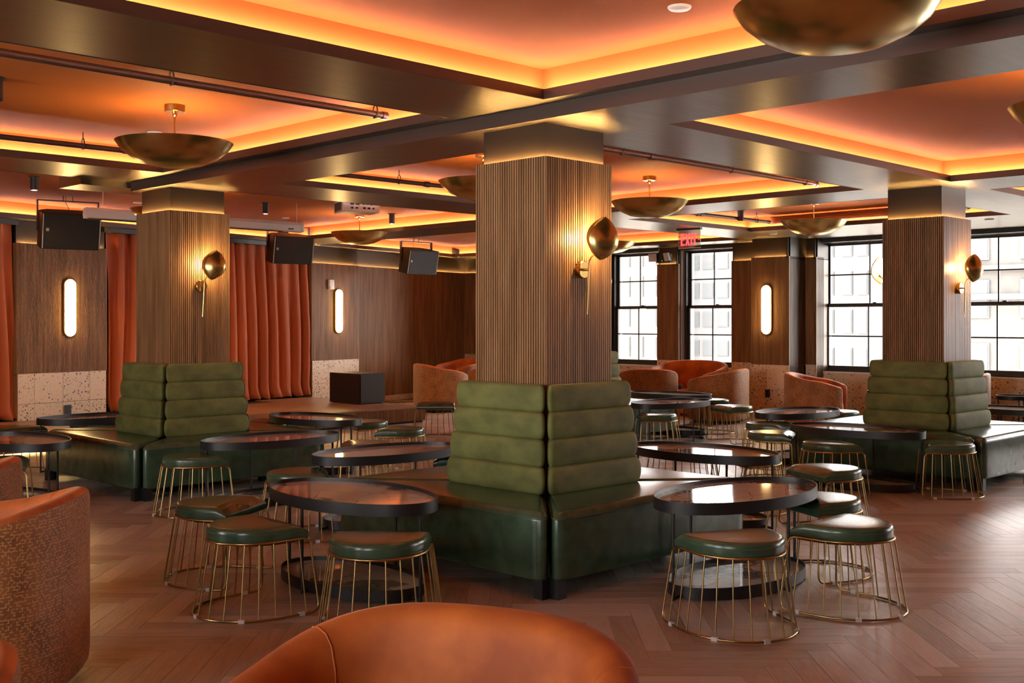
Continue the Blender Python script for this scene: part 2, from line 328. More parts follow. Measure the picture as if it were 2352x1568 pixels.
def cove(x0, x1, y0, y1):
    """lip trim on the soffit edge, painted cove wall set back behind it, lamp strip lying in the trough"""
    lip = MB(); e = .004
    lip.box(x0 - e, x0 + e, y0, y1, ZA - .002, ZA + .062); lip.box(x1 - e, x1 + e, y0, y1, ZA - .002, ZA + .062)
    lip.box(x0, x1, y0 - e, y0 + e, ZA - .002, ZA + .062); lip.box(x0, x1, y1 - e, y1 + e, ZA - .002, ZA + .062)
    lip.build('cove_lip', 'bronze_lip', ceiling)
    a0, a1, b0, b1 = x0 - SET, x1 + SET, y0 - SET, y1 + SET; w = MB()
    w.box(a0 - .02, a0, b0, b1, ZA + .055, ZC); w.box(a1, a1 + .02, b0, b1, ZA + .055, ZC); w.box(a0, a1, b0 - .02, b0, ZA + .055, ZC); w.box(a0, a1, b1, b1 + .02, ZA + .055, ZC)
    w.build('cove_wall', 'ceiling_paint', ceiling)
    l = MB(); q = .045; t = .012; z0, z1 = ZA + .056, ZA + .064
    l.box(a0 + q, a0 + q + t, b0 + q, b1 - q, z0, z1); l.box(a1 - q - t, a1 - q, b0 + q, b1 - q, z0, z1); l.box(a0 + q, a1 - q, b0 + q, b0 + q + t, z0, z1); l.box(a0 + q, a1 - q, b1 - q - t, b1 - q, z0, z1)
    l.build('cove_strip', 'cove_light', ceiling)
for t in TRAYS: cove(*t)
# stage bays: coves along the slanting wall and the cross strips
def seg_cove(p, q, inner, name='stage'):
    """a straight cove from plan point p to q; inner = unit vector into the bay"""
    p, q, n_ = Vector(p), Vector(q), Vector(inner)
    def slab(mb, o0, o1, z0, z1):
        A = [p + n_ * o0, q + n_ * o0, q + n_ * o1, p + n_ * o1]; mb.prism([(v.x, v.y) for v in A], z0, z1)
    a = MB(); slab(a, -.004, .004, ZA - .002, ZA + .062); a.build('cove_lip', 'bronze_lip', ceiling)
    a = MB(); slab(a, -SET - .02, -SET, ZA + .055, ZC); a.build('cove_wall', 'ceiling_paint', ceiling)
    a = MB(); slab(a, -SET + .045, -SET + .057, ZA + .056, ZA + .064); a.build('cove_strip', 'cove_light', ceiling)
    return slab
def shelf(u0, u1):
    A = [wp(u0, 0), wp(u1, 0), wp(u1, .18), wp(u0, .18)]; m_ = MB(); m_.prism([(v.x, v.y) for v in A], ZA, ZA + .055); m_.build('cove_shelf', 'bronze_sheet', ceiling)
shelf(-12, 11.3)
seg_cove(wp(-8, .18), wp(5.02, .18), WN); seg_cove(wp(5.98, .18), wp(10.5, .18), WN)
seg_cove((10.99, 10.8), (10.99, wall_y(11) - .2), (-1, 0)); seg_cove((11.93, 10.8), (11.93, wall_y(12) - .2), (1, 0)); seg_cove((16.25, 10.8), (16.25, wall_y(16.3) - .2), (-1, 0))
seg_cove((-2, 10.65), (4.7, 10.65), (0, 1)); seg_cove((6.1, 10.65), (10.9, 10.65), (0, 1)); seg_cove((12, 10.65), (16.2, 10.65), (0, 1))  # front-edge coves face away unseen, added to light the stage bays

# ------------------------------------------------------------------ timber columns
CW = .667
def column(x, y, ztop, label):
    c = empty('column', (x + CW / 2, y + CW / 2, 0), kind='structure', label=label, category='column')
    h = CW / 2; k = h - PROUD
    MB().box(-k, k, -k, k, 0, ZW - .03).build('column_core', 'walnut', c)
    s = MB()
    slats(s, (-h, -k), (1, 0), (0, -1), CW, 0, ZW); slats(s, (k, -h), (0, 1), (1, 0), CW, 0, ZW); slats(s, (h, k), (-1, 0), (0, 1), CW, 0, ZW); slats(s, (-k, h), (0, -1), (-1, 0), CW, 0, ZW)
    o = s.build('slat_cladding', 'walnut', c); o['kind'] = 'stuff'
    g = h - .042; MB().box(-g, g, -g, g, ZW - .05, ztop).build('bronze_cap', 'bronze_satin', c)
    l = MB(); a, b_ = g + .006, g + .014
    l.box(-b_, b_, -b_, -a, ZW - .03, ZW - .012); l.box(-b_, b_, a, b_, ZW - .03, ZW - .012); l.box(-b_, -a, -a, a, ZW - .03, ZW - .012); l.box(a, b_, -a, a, ZW - .03, ZW - .012)
    l.build('light_strip', 'column_light', c); return c
CC, CL, CR, CD = (5.303, 4.994), (5.31, 9.985), (11.20, 4.98), (11.20, 9.985)
column(*CC, ZB, 'walnut slatted column rising from the banquette in the middle of the lounge')
column(*CL, ZB, 'walnut slatted column under the end of the bronze beam by the stage')
column(*CR, ZA, 'walnut slatted column standing in front of the wide street windows')
column(*CD, ZA, 'walnut slatted column in the corner between stage and narrow windows')

# ------------------------------------------------------------------ stage wall (slanting), with tiles
wl = empty('wall_stage', kind='structure', label='slatted walnut stage wall above terrazzo tiles', category='wall')
def wbox(mb, u0, u1, o0, o1, z0, z1):
    A = [wp(u0, o0), wp(u0, o1), wp(u1, o1), wp(u1, o0)]; mb.prism([(v.x, v.y) for v in A], z0, z1)
mb = MB(); wbox(mb, -14, 11.45, -.6, -.42, 0, ZC); mb.build('back_wall', 'plaster', wl)
TILE = {}
def tile(parent, p, d, nrm, w, z0, z1):
    """one terrazzo tile standing on plan point p along d, 12 mm proud of its wall"""
    key = (round(w, 3), round(z1 - z0, 3))
    if key not in TILE:
        g, bev, h = .0016, .0015, z1 - z0; t = .012
        vs_ = [(g, 0, g), (w - g, 0, g), (w - g, 0, h - g), (g, 0, h - g), (g + bev, t, g + bev), (w - g - bev, t, g + bev), (w - g - bev, t, h - g - bev), (g + bev, t, h - g - bev)]
        m_ = MB(); m_.add(vs_, [(4, 7, 6, 5), (0, 4, 5, 1), (1, 5, 6, 2), (2, 6, 7, 3), (3, 7, 4, 0)]); ob = m_.build('tile', 'terrazzo'); TILE[key] = ob.data; bpy.data.objects.remove(ob)
    o = bpy.data.objects.new('tile', TILE[key]); COL.objects.link(o); o.parent = parent
    M = Matrix(((d[0], nrm[0], 0, p[0]), (d[1], nrm[1], 0, p[1]), (0, 0, 1, z0), (0, 0, 0, 1))); o.matrix_local = M
def tiles(parent, p, d, nrm, length, rows, tw=.46, first=None):
    u = 0.
    while u < length - .01:
        w = min((first if (first and u == 0) else tw), length - u)
        for z0, z1 in rows: tile(parent, (p[0] + d[0] * u, p[1] + d[1] * u), d, nrm, w, z0, z1)
        u += w
ZT = .88; ROWS = [(.0, .46), (.46, ZT)]
def pier(parent, p, d, nrm, length, depth, zt=ZT, tiled=True, strip=True, first=None, rows=None, z1=ZA):
    """wall pier: backing, ribs, tiles at the foot, bronze band above with a lamp strip on the timber's top edge"""
    p, d, nrm = Vector(p), Vector(d), Vector(nrm)
    def q(mb, a, b_, o0, o1, z0, z1_):
        A = [p + d * a + nrm * o0, p + d * b_ + nrm * o0, p + d * b_ + nrm * o1, p + d * a + nrm * o1]; mb.prism([(v.x, v.y) for v in A], z0, z1_)
    m_ = MB(); q(m_, 0, length, -depth, -PROUD, 0, ZW - .03); m_.build('pier_core', 'walnut_band', parent)
    s = MB(); b0 = p - nrm * PROUD; slats(s, b0, d, nrm, length, zt, ZW); o = s.build('slat_cladding', 'walnut', parent); o['kind'] = 'stuff'
    m_ = MB(); q(m_, 0, length, -depth, -.045, ZW - .04, z1); m_.build('bronze_band', 'bronze_satin', parent)
    if strip: m_ = MB(); q(m_, .035, length - .035, -.034, -.026, ZW - .028, ZW - .014); m_.build('light_strip', 'wall_light', parent)
    if tiled: tiles(parent, p - nrm * .012, d, nrm, length, rows or ROWS, first=first)
pier(wl, wp(-.07, 0), WD, WN, 1.47, .5, first=.26); pier(wl, wp(5.98, 0), WD, WN, 1.35, .5, first=.44)
pier(wl, wp(7.33, -.10), WD, WN, 3.98, .4, zt=.11, rows=[(0, .11)])
pier(wl, wp(-14, -.10), WD, WN, 9.2, .4)
# returns of the two projecting piers towards the curtain bays
for u in (-.07, 1.40, 5.98, 7.33):
    side = -1 if u in (-.07, 5.98) else 1; d = -WN if side > 0 else WN
    s = MB(); L_ = .42 if u != 7.33 else .1
    st = wp(u, 0) if side > 0 else wp(u, -L_)
    slats(s, st, d, WD * side, L_, ZT if u != 7.33 else .11, ZW); o = s.build('slat_return', 'walnut', wl); o['kind'] = 'stuff'
# curtain bays: dark reveal and track
for u0, u1 in ((1.40, 5.98), (-4.8, -.07)):
    m_ = MB(); wbox(m_, u0, u1, -.42, -.38, .2, ZA); m_.build('bay_lining', 'dark_void', wl)
    m_ = MB(); wbox(m_, u0, u1, -.16, .02, ZA - .07, ZA - .002); m_.build('curtain_pelmet', 'window_frame', wl)

# ------------------------------------------------------------------ window wall
ww = empty('wall_window', kind='structure', label='street wall with black sash windows above terrazzo tiles', category='wall')
XI, XG = 17.05, 17.24
WIN = [(14.95, 16.2), (13.10, 14.32), (11.38, 12.58), (8.10, 9.72), (6.02, 7.62), (2.9, 4.5), (.8, 2.4), (-3.6, -1.2)]
edges = [-5.] + [v for w in sorted(WIN) for v in w] + [18.9]
lo = MB()
for i in range(0, len(edges), 2): lo.box(XI + .01, 17.45, edges[i], edges[i + 1], 0, ZC)
for a, b_ in WIN: lo.box(XI + .01, 17.45, a, b_, 0, .74); lo.box(XI + .01, 17.45, a, b_, 2.97, ZC)
lo.build('masonry', 'plaster', ww)
for i, (a, b_) in enumerate(WIN):
    w = tag(empty('window_%d' % (i + 1)), 'black framed double hung sash window, ' + ['hidden behind the middle column', 'next to the pale slatted pier', 'behind the orange loveseat', 'between the wall lamp pilaster and the slatted column', 'beside the column sconce', 'beyond the pilaster', 'further along the street wall', 'at the end of the street wall'][i], 'window', kind='structure')
    zs = .78; zm = 1.87; zt = 2.95; f = MB()
    f.box(XG - .10, XG + .06, a, a + .05, zs, zt); f.box(XG - .10, XG + .06, b_ - .05, b_, zs, zt); f.box(XG - .10, XG + .06, a, b_, zt - .04, zt + .02); f.box(XG - .10, XG + .06, a, b_, zs - .03, zs + .03)
    f.build('window_frame', 'window_frame', w)
    MB().box(XI - .03, XG - .08, a - .02, b_ + .02, .74, .765).build('window_sill', 'white_plastic', w)
    MB().box(XI - .06, XG - .06, a - .03, b_ + .03, 2.92, 3.02).build('blind_box', 'window_frame', w)
    for nm, x, z0, z1 in (('upper_sash', XG + .015, zm - .03, zt - .03), ('lower_sash', XG - .035, zs + .03, zm + .03)):
        s = MB(); t = .05; y0, y1 = a + .05, b_ - .05; zc = (z0 + z1) / 2; ym = (a + b_) / 2
        s.box(x - .02, x + .02, y0, y0 + t, z0, z1); s.box(x - .02, x + .02, y1 - t, y1, z0, z1); s.box(x - .02, x + .02, y0, y1, z0, z0 + t); s.box(x - .02, x + .02, y0, y1, z1 - t, z1)
        so = s.build(nm, 'window_frame', w)
        mu = MB(); mu.box(x - .012, x + .012, ym - .011, ym + .011, z0, z1); mu.build('muntin', 'window_frame', so)
        mu = MB(); mu.box(x - .012, x + .012, y0, y1, zc - .011, zc + .011); mu.build('muntin', 'window_frame', so)
        for p0, p1 in ((y0 + t, ym - .011), (ym + .011, y1 - t)):
            for q0, q1 in ((z0 + t, zc - .011), (zc + .011, z1 - t)): MB().box(x - .002, x + .002, p0, p1, q0, q1).build('pane', 'pane_glass', so)
    lk = MB(); lk.box(XG - .075, XG - .02, (a + b_) / 2 - .15, (a + b_) / 2 - .09, zm + .03, zm + .045); lk.build('sash_lock', 'window_frame', w)
    ld = bpy.data.lights.new('daylight_portal', 'AREA'); ld.shape = 'RECTANGLE'; ld.size = b_ - a; ld.size_y = 2.2; ld.cycles.is_portal = True
    lb = bpy.data.objects.new('daylight_portal', ld); COL.objects.link(lb); lb.location = (17.5, (a + b_) / 2, 1.87); lb.rotation_euler = (R(90), 0, R(90))
XN = (-1, 0)
pier(ww, (16.98, 13.10), (0, -1), XN, .50, .2); pier(ww, (16.98, 18.75), (0, -1), XN, 2.55, .2); pier(ww, (16.98, 14.95), (0, -1), XN, .63, .2)
pier(ww, (16.90, 11.38), (0, -1), XN, .82, .3); pier(ww, (16.28, 10.57), (0, -1), XN, .73, .8, first=.30); pier(ww, (16.80, 9.84), (0, -1), XN, .20, .4); pier(ww, (16.98, 8.10), (0, -1), XN, .48, .2)
pier(ww, (16.98, 6.02), (0, -1), XN, .4, .2); pier(ww, (16.28, 5.62), (0, -1), XN, .73, .8); pier(ww, (16.98, 4.89), (0, -1), XN, .4, .2)
pier(ww, (16.28, 9.84), (1, 0), (0, -1), .52, .02, strip=True); pier(ww, (16.80, 9.64), (1, 0), (0, -1), .25, .02); pier(ww, (16.98, 12.60), (1, 0), (0, -1), .16, .02); pier(ww, (16.98, 7.62), (1, 0), (0, -1), .16, .02); pier(ww, (16.28, 4.89), (1, 0), (0, -1), .7, .02)
for a, b_ in WIN:
    if a > 5.9: tiles(ww, (XI - .002, b_ + .02), (0, -1), XN, b_ - a + .04, [(0, .36), (.36, .74)])
# other two walls, out of the picture: one with windows
wb = empty('wall_rear', kind='structure', label='plain rear wall with tall windows', category='wall')
b2 = MB(); RW = [(.9, 2.5), (3.9, 5.5), (6.5, 8.1)]  # first opening is added to light the orange armchair and middle banquette
e2 = [-5.] + [v for w in RW for v in w] + [13.6]
for i in range(0, len(e2), 2): b2.box(-1.9, -1.6, e2[i], e2[i + 1], 0, ZC)
for a, b_ in RW: b2.box(-1.9, -1.6, a, b_, 0, .8); b2.box(-1.9, -1.6, a, b_, 2.75, ZC)
b2.build('masonry', 'walnut_band', wb)
for a, b_ in RW:
    ld = bpy.data.lights.new('daylight_portal', 'AREA'); ld.shape = 'RECTANGLE'; ld.size = b_ - a; ld.size_y = 1.95; ld.cycles.is_portal = True
    lb = bpy.data.objects.new('daylight_portal', ld); COL.objects.link(lb); lb.location = (-1.85, (a + b_) / 2, 1.775); lb.rotation_euler = (R(90), 0, R(-90))
MB().box(-6.3, 17.45, -5.3, -5, 0, ZC).build('wall_side', 'walnut_band')['kind'] = 'structure'

# ------------------------------------------------------------------ stage
st = empty('stage_platform', label='low timber stage platform with ribbed front before the curtains', category='stage')
ZS = .25; SX0, SX1, SY = 1.0, 11.67, 13.62
pts = [(SX0, SY), (SX1, SY), (SX1, wall_y(SX1) - .02), (SX0, wall_y(SX0) - .02)]
m_ = MB(); m_.prism([(SX0, SY + .03), (SX1 - .03, SY + .03), (SX1 - .03, wall_y(SX1) - .02), (SX0, wall_y(SX0) - .02)], .0, ZS - .02); m_.build('stage_body', 'black_wood', st)
yb = SY
while yb < 17.0:                                                     # boards along the stage
    y1 = min(yb + .62, 17.05); x0b = max(SX0, (y1 - WP.y) / math.tan(WA) + WP.x + .05 if y1 > wall_y(SX0) else SX0)
    if x0b < SX1 - .1: MB().box(x0b, SX1, yb + .002, y1 - .002, ZS - .02, ZS).build('stage_board', 'stage_board', st)
    yb = y1
    if yb >= 17.05: break
s = MB(); slats(s, (SX0, SY + .012), (1, 0), (0, -1), SX1 - SX0, .03, ZS - .02); slats(s, (SX1 - .012, SY), (0, 1), (1, 0), wall_y(SX1) - SY - .1, .03, ZS - .02)
o = s.build('ribbed_front', 'walnut', st); o['kind'] = 'stuff'
MB().box(SX0, 8.2, SY + .006, SY + .026, .006, .026).build('light_strip', 'stage_light', st)

# ------------------------------------------------------------------ curtains
def curtain(u0, u1, label, flare=0., seed=1, nf=None):
    rnd = random.Random(seed); n = int((u1 - u0) * 60); nz = 26; nf = nf or (u1 - u0) / .25; ph = rnd.random() * 6
    mb = MB(); rings = []
    for k in range(nz + 1):
        t = k / nz; z = (ZA - .03) * (1 - t) + (ZS + .004) * t; row = []
        for i in range(n + 1):
            s_ = i / n; q = s_ * nf * 2 * math.pi + ph + 1.5 * math.sin(s_ * 7 + seed) + 2.2 * t * t * math.sin(s_ * 3.1 + seed * 2) + .5 * math.sin(13 * s_ + 2.4 * t + seed)
            amp = .026 + (.050 + .024 * math.sin(s_ * 11 + seed * 3)) * min(1, t * 1.8) + .010 * math.sin(s_ * 17 + seed)
            bow = .05 * math.sin(math.pi * min(1, t * 1.05)); pud = max(0, (t - .93) / .07)
            u = u0 + (u1 - u0) * s_ + flare * t ** 1.5 * (s_ ** 3) - .02 * math.sin(t * 6) * (s_ - .5)
            w = wp(u + .018 * math.sin(q * 2), -.07 + amp * math.cos(q) + bow * .6 + .10 * pud * (0.5 + .5 * math.sin(q * .5)))
            row.append((w.x, w.y, z + .02 * pud * abs(math.sin(q * .7))))
        rings.append(row)
    mb.loft(rings, closed=False); o = mb.build('stage_curtain', 'curtain_velvet', None, True, 80)
    sm = o.modifiers.new('thickness', 'SOLIDIFY'); sm.thickness = .006
    return tag(o, label, 'curtain', 'rust velvet stage curtains')
curtain(1.44, 3.55, 'rust velvet curtain beside the slatted pier under the wall speaker', 0, 3)
curtain(3.65, 5.93, 'rust velvet curtain bulging towards the black subwoofer', .10, 5)
curtain(-3.2, -.12, 'rust velvet curtain hanging alone before the stool and round table', .08, 8)

# ------------------------------------------------------------------ banquettes
def banquette(cx, cy, where, names):
    I = .336; O = (-.985, 1.10, -.985, 1.13)
    for k in range(4):                                               # -Y, +X, +Y, -X
        def quad(i, o):
            x0, x1, y0, y1 = o
            return [[(x0, y0), (x1, y0), (i, -i), (-i, -i)], [(x1, y0), (x1, y1), (i, i), (i, -i)], [(x1, y1), (x0, y1), (-i, i), (i, i)], [(x0, y1), (x0, y0), (-i, -i), (-i, i)]][k]
        b_ = empty('banquette_bench', (cx, cy, 0), label='green banquette bench ' + names[k], category='bench', group='banquette benches around the columns')
        pl = inset(quad(I, O), .010)
        cushion(pl, .105, .505, .06, .055, .02).build('seat', 'green_leather', b_, True, 50)
        # stitched seam round the top edge
        loop = [(p.x, p.y, .462) for p in round_poly(inset(pl, -.0005), .06)]; MB().tube(loop, .0022, 4, True).build('seam', 'dark_stitch', b_)
        for j in range(4):
            tj = .175 - .018 * j; z0 = .50 + j * .1725; zc = z0 + .0865; hh = .088; pr = inset(quad(I, (-I - tj, I + tj, -I - tj, I + tj)), .006)
            rings = []
            for a in range(11):
                q = -math.pi / 2 + math.pi * a / 10; rings.append([(p.x, p.y, zc + hh * math.sin(q)) for p in round_poly(inset(pr, .036 * (1 - max(0, math.cos(q)) ** .42)), .038)])
            MB().loft(rings).build('back_roll', 'green_velvet', b_, True, 60)
        c0 = Vector(pl[0]); c1 = Vector(pl[1]); mid = (Vector(pl[2]) + Vector(pl[3])) / 2; dn = Vector(((0, 1), (-1, 0), (0, -1), (1, 0))[k]); al = (c1 - c0).normalized()
        for p in (c0 + al * .10 + dn * .05, c1 - al * .10 + dn * .05, c0 + al * .5 + dn * .42, c1 - al * .5 + dn * .42): MB().box(p.x - .035, p.x + .035, p.y - .035, p.y + .035, 0, .12).build('leg', 'black_wood', b_)
for cpos, nm in ((CC, 'on the middle column'), (CL, 'on the column by the stage'), (CR, 'on the column before the wide windows'), (CD, 'on the corner column by the narrow windows')):
    banquette(cpos[0] + CW / 2, cpos[1] + CW / 2, nm, [s_ + nm for s_ in ('under the sconce ', 'facing the street windows ', 'facing the stage curtains ', 'opposite the street windows ')])

# ------------------------------------------------------------------ stools
def U(w, D, y0, n=16, st=.36):
    """horseshoe outline from (w,y0) round the tip to (-w,y0)"""
    ys_ = y0 + (D - y0) * st; pts = [(w, y0), (w, (y0 + ys_) / 2)]
    for k in range(n + 1): q = math.pi * k / n; pts.append((w * math.cos(q), ys_ + (D - ys_) * math.sin(q)))
    return pts + [(-w, (y0 + ys_) / 2), (-w, y0)]
def resample(pts, n):
    P = [Vector(p) for p in pts]; L = [0.]
    for a, b_ in zip(P, P[1:]): L.append(L[-1] + (b_ - a).length)
    out = []; j = 0
    for i in range(n):
        t = L[-1] * i / (n - 1)
        while j < len(L) - 2 and L[j + 1] < t: j += 1
        f = (t - L[j]) / max(1e-9, L[j + 1] - L[j]); out.append(P[j].lerp(P[j + 1], f))
    return out
def make_stool():
    s = empty('wire_stool')
    out = resample(U(.258, .455, .0, 24), 44); rings = []
    def ring(scale, z, drop):
        c = Vector((0, .19)); r_ = []
        for p in out:
            q = c + (p - c) * scale; fl = max(0, (.085 - q.y) / .085); r_.append((q.x, q.y, z - drop * fl ** 1.6))
        return r_
    for sc_, z, dr in ((.90, .395, 0), (.97, .398, 0), (1.0, .410, .004), (1.004, .430, .010), (1.004, .452, .018), (.995, .466, .026), (.975, .475, .034), (.94, .4800, .037), (.88, .4825, .036), (.6, .4845, .028), (.3, .4855, .0), (.05, .4857, 0)): rings.append(ring(sc_, z, dr))
    seat = MB().loft(rings).build('seat_cushion', 'green_leather', s, True, 60)
    MB().tube([(p.x * 1.006, .19 + (p.y - .19) * 1.006, .452 - .02 * max(0, (.085 - p.y) / .085) ** 1.6) for p in out[1:-1]], .0016, 4).build('seam', 'dark_stitch', seat)
    T = resample(U(.262, .462, -.005, 24), 40); B = resample(U(.316, .530, -.035, 24), 40); zt, zb = .405, .008; path = []
    def bend(a, c, b_, k=5): return [a * (1 - t) ** 2 + c * 2 * t * (1 - t) + b_ * t * t for t in [i / k for i in range(k + 1)]]
    t3 = [Vector((p.x, p.y, zt)) for p in T]; b3 = [Vector((p.x, p.y, zb)) for p in B]
    def corner(prev, c, nxt, r_): return bend(c + (prev - c).normalized() * r_, c, c + (nxt - c).normalized() * r_)
    path = t3[3:-3] + corner(t3[-3], t3[-1], b3[-1], .045) + corner(t3[-1], b3[-1], b3[-3], .055) + b3[3:-3][::-1] + corner(b3[2], b3[0], t3[0], .055) + corner(b3[0], t3[0], t3[2], .045)
    MB().tube(path, .0066, 6, True).build('frame', 'brass_wire', s, True, 80)
    for k in range(15):
        i = 2.2 + (39 - 4.4) * k / 14; i0 = int(i); f = i - i0; a = t3[i0].lerp(t3[min(39, i0 + 1)], f); c = b3[i0].lerp(b3[min(39, i0 + 1)], f)
        MB().tube([a, c], .0042, 5).build('rod', 'brass_wire', s, True, 80)
    sup = resample(U(.225, .40, .03, 16), 24); MB().tube([(p.x, p.y, .388) for p in sup], .0035, 4).build('seat_support', 'brass_wire', s)
    for k in (3, 12, 19.5, 27, 36):
        i0 = int(k); p = b3[i0]; d = (b3[i0 + 1] - b3[i0]).normalized(); m_ = MB(); m_.M = Matrix.Translation(p) @ Matrix.Rotation(math.atan2(d.y, d.x), 4, 'Z'); m_.box(-.016, .016, -.010, .010, -.008, .011); m_.build('foot_cap', 'clear_plastic', s)
    return s
STOOL = make_stool(); first = [True]
def stool(x, y, phi, label, group):
    """seat centre (x,y); phi = where the round end points, in the viewer's plane"""
    o = STOOL if first[0] else copy_tree(STOOL); first[0] = False
    a = R(cam_ang(phi)); o.location = (x - .21 * math.cos(a), y - .21 * math.sin(a), 0); o.rotation_euler = (0, 0, a - math.pi / 2)
    tag(o, 'green wire cage stool ' + label, 'stool', group)
G = 'wire cage stools around the oval tables'
for x, y, phi, lb in (
    (5.78, 3.12, 315, 'lone seat at the window end of the table below the sconce'), (5.00, 3.33, 289, 'round end out, before the table below the sconce'),
    (3.40, 5.456, 222, 'flat edge to the table beside the tan armchair'), (3.65, 6.26, 165, 'pale lit seat behind the one beside the tan armchair'), (3.65, 4.64, 268, 'just behind the orange armchair'),
    (4.76, 8.54, 215, 'standing against the stage column banquette corner'), (4.83, 7.08, 190, 'tucked under the end of the table between two banquettes'),
    (3.52, 9.43, 200, 'behind the small orange tub chair'), (4.72, 12.24, 150, 'next to the curtain at the end of the stage'),
    (6.39, 8.32, 10, 'lit seat between the two tables by the stage'), (7.55, 9.21, 350, 'out in the open before the stage front'), (7.80, 10.13, 30, 'at the table against the stage front, outer side'),
    (7.09, 10.96, 150, 'half hidden behind the table against the stage front'), (10.25, 11.73, 90, 'alone at the stage corner'), (5.75, 12.42, 90, 'under the table between stage and banquette'),
    (6.48, 3.68, 20, 'tucked under the window end of the table below the sconce'), (7.84, 4.39, 20, 'between the two banquettes, brown lit seat'), (9.49, 5.31, 190, 'at the long table before the window column, curtain side'),
    (10.18, 4.50, 345, 'against the dark bench of the window column'), (9.93, 6.19, 160, 'gold lit seat beside the long table before the window column'), (10.79, 6.78, 150, 'gold lit seat behind another, near the window column'),
    (12.66, 8.48, 20, 'before the tan armchair by the socket pilaster'), (13.50, 9.42, 0, 'behind the flat table of the corner column'), (10.88, 8.40, 0, 'under the table of the corner column'),
    (8.17, 5.30, 20, 'behind the table on the window side of the middle column'), (12.87, 7.06, 30, 'behind the table by the tan armchair near the windows'), (13.95, 10.1, 0, 'beside the outer table of the corner column'),
    (8.22, 6.0, 40, 'hidden behind the table on the window side of the middle column'), (7.75, 6.68, 80, 'at the far end of the table by the middle column'), (6.40, 7.02, 0, 'behind the table between two banquettes, seat mostly covered'), (11.05, 3.80, 350, 'at the outer bench of the window column')):
    stool(x, y, phi, lb, G)

# ------------------------------------------------------------------ tables
def ell(a, b_, n=48): return [(a * math.cos(2 * math.pi * k / n), b_ * math.sin(2 * math.pi * k / n)) for k in range(n)]
def make_table():
    t = empty('oval_table')
    def tray(a, b_, z0, z1, zt, nm1, nm2):
        rings = []
        for da, z in ((-.004, z0), (0, z0 + .001), (0, z1), (-.006, z1), (-.006, zt - .004)): rings.append([(x, y, z) for x, y in ell(a + da, b_ + da)])
        m_ = MB().loft(rings, True, True, False); m_.build(nm1, 'black_metal', t, True, 30)
        MB().loft([[(x, y, zt - .006) for x, y in ell(a - .006, b_ - .006)], [(x, y, zt) for x, y in ell(a - .0062, b_ - .0062)]], True, False, True).build(nm2, 'marble_print', t)
    tray(.685, .375, .505, .575, .552, 'top_tray', 'table_top'); tray(.585, .315, .006, .075, .050, 'base_tray', 'shelf_top')
    for x, y in ((.655, 0), (-.655, 0), (0, .352), (0, -.352)):
        d = Vector((x, y, 0)).normalized(); m_ = MB(); m_.tube([(x, y, .004), (x, y, .51)], .0095, 8); q = Vector((x, y, 0)) - d * (.075 if x else .042)
        m_.tube([(x, y, .014), (q.x, q.y, .02)], .010, 6); m_.build('leg', 'black_metal', t, True, 60)
    return t
TABLE = make_table(); tf = [True]
for x, y, along, lb in (
    (4.14, 5.53, 1, 'before the tan armchair at the middle banquette'), (5.85, 3.89, 0, 'below the middle column sconce, windows mirrored in its top'),
    (5.59, 8.62, 0, 'along the stage column bench below the sconce'), (5.68, 7.10, 0, 'between the middle and stage banquettes'), (7.11, 10.14, 1, 'between the stage column and the ribbed stage front'),
    (5.52, 11.90, 0, 'between stage column bench and terrazzo wall'), (3.93, 10.10, 1, 'above the small orange tub chair'), (7.51, 5.34, 1, 'on the window side of the middle banquette'),
    (11.72, 8.81, 0, 'before the corner column bench'), (13.05, 9.84, 1, 'on the window side of the corner column'), (11.53, 6.85, 0, 'between the window column and the corner column'),
    (10.09, 5.36, 1, 'along the dark bench of the window column'), (13.70, 5.25, 1, 'on the window side of the window column')):
    o = TABLE if tf[0] else copy_tree(TABLE); tf[0] = False; o.location = (x, y, 0); o.rotation_euler = (0, 0, math.pi / 2 if along else 0)
    tag(o, 'black rimmed oval tray table ' + lb, 'table', 'oval tray tables')
def make_side():
    t = empty('side_table'); rings = [[(r_ * math.cos(2 * math.pi * k / 28), r_ * math.sin(2 * math.pi * k / 28), z) for k in range(28)] for r_, z in ((.225, .50), (.23, .503), (.23, .56), (.224, .56), (.224, .535))]
    MB().loft(rings, True, True, False).build('top_tray', 'black_metal', t, True, 30); MB().lathe([(.001, .536), (.2235, .536)], 28).build('table_top', 'marble_print', t)
    for k in range(3): q = 2 * math.pi * k / 3; MB().tube([(.2 * math.cos(q), .2 * math.sin(q), 0), (.2 * math.cos(q), .2 * math.sin(q), .505)], .008, 6).build('leg', 'black_metal', t)
    return t
SD = make_side(); k = 0
for x, y, lb in ((14.75, 11.15, 'between the orange loveseat and tan armchairs'), (15.9, 8.0, 'beside the tan armchair under the wide window'), (16.2, 6.2, 'against the terrazzo below the window by the sconce')):
    o = SD if k == 0 else copy_tree(SD); k += 1; o.location = (x, y, 0); tag(o, 'small round black side table ' + lb, 'table', 'round side tables')

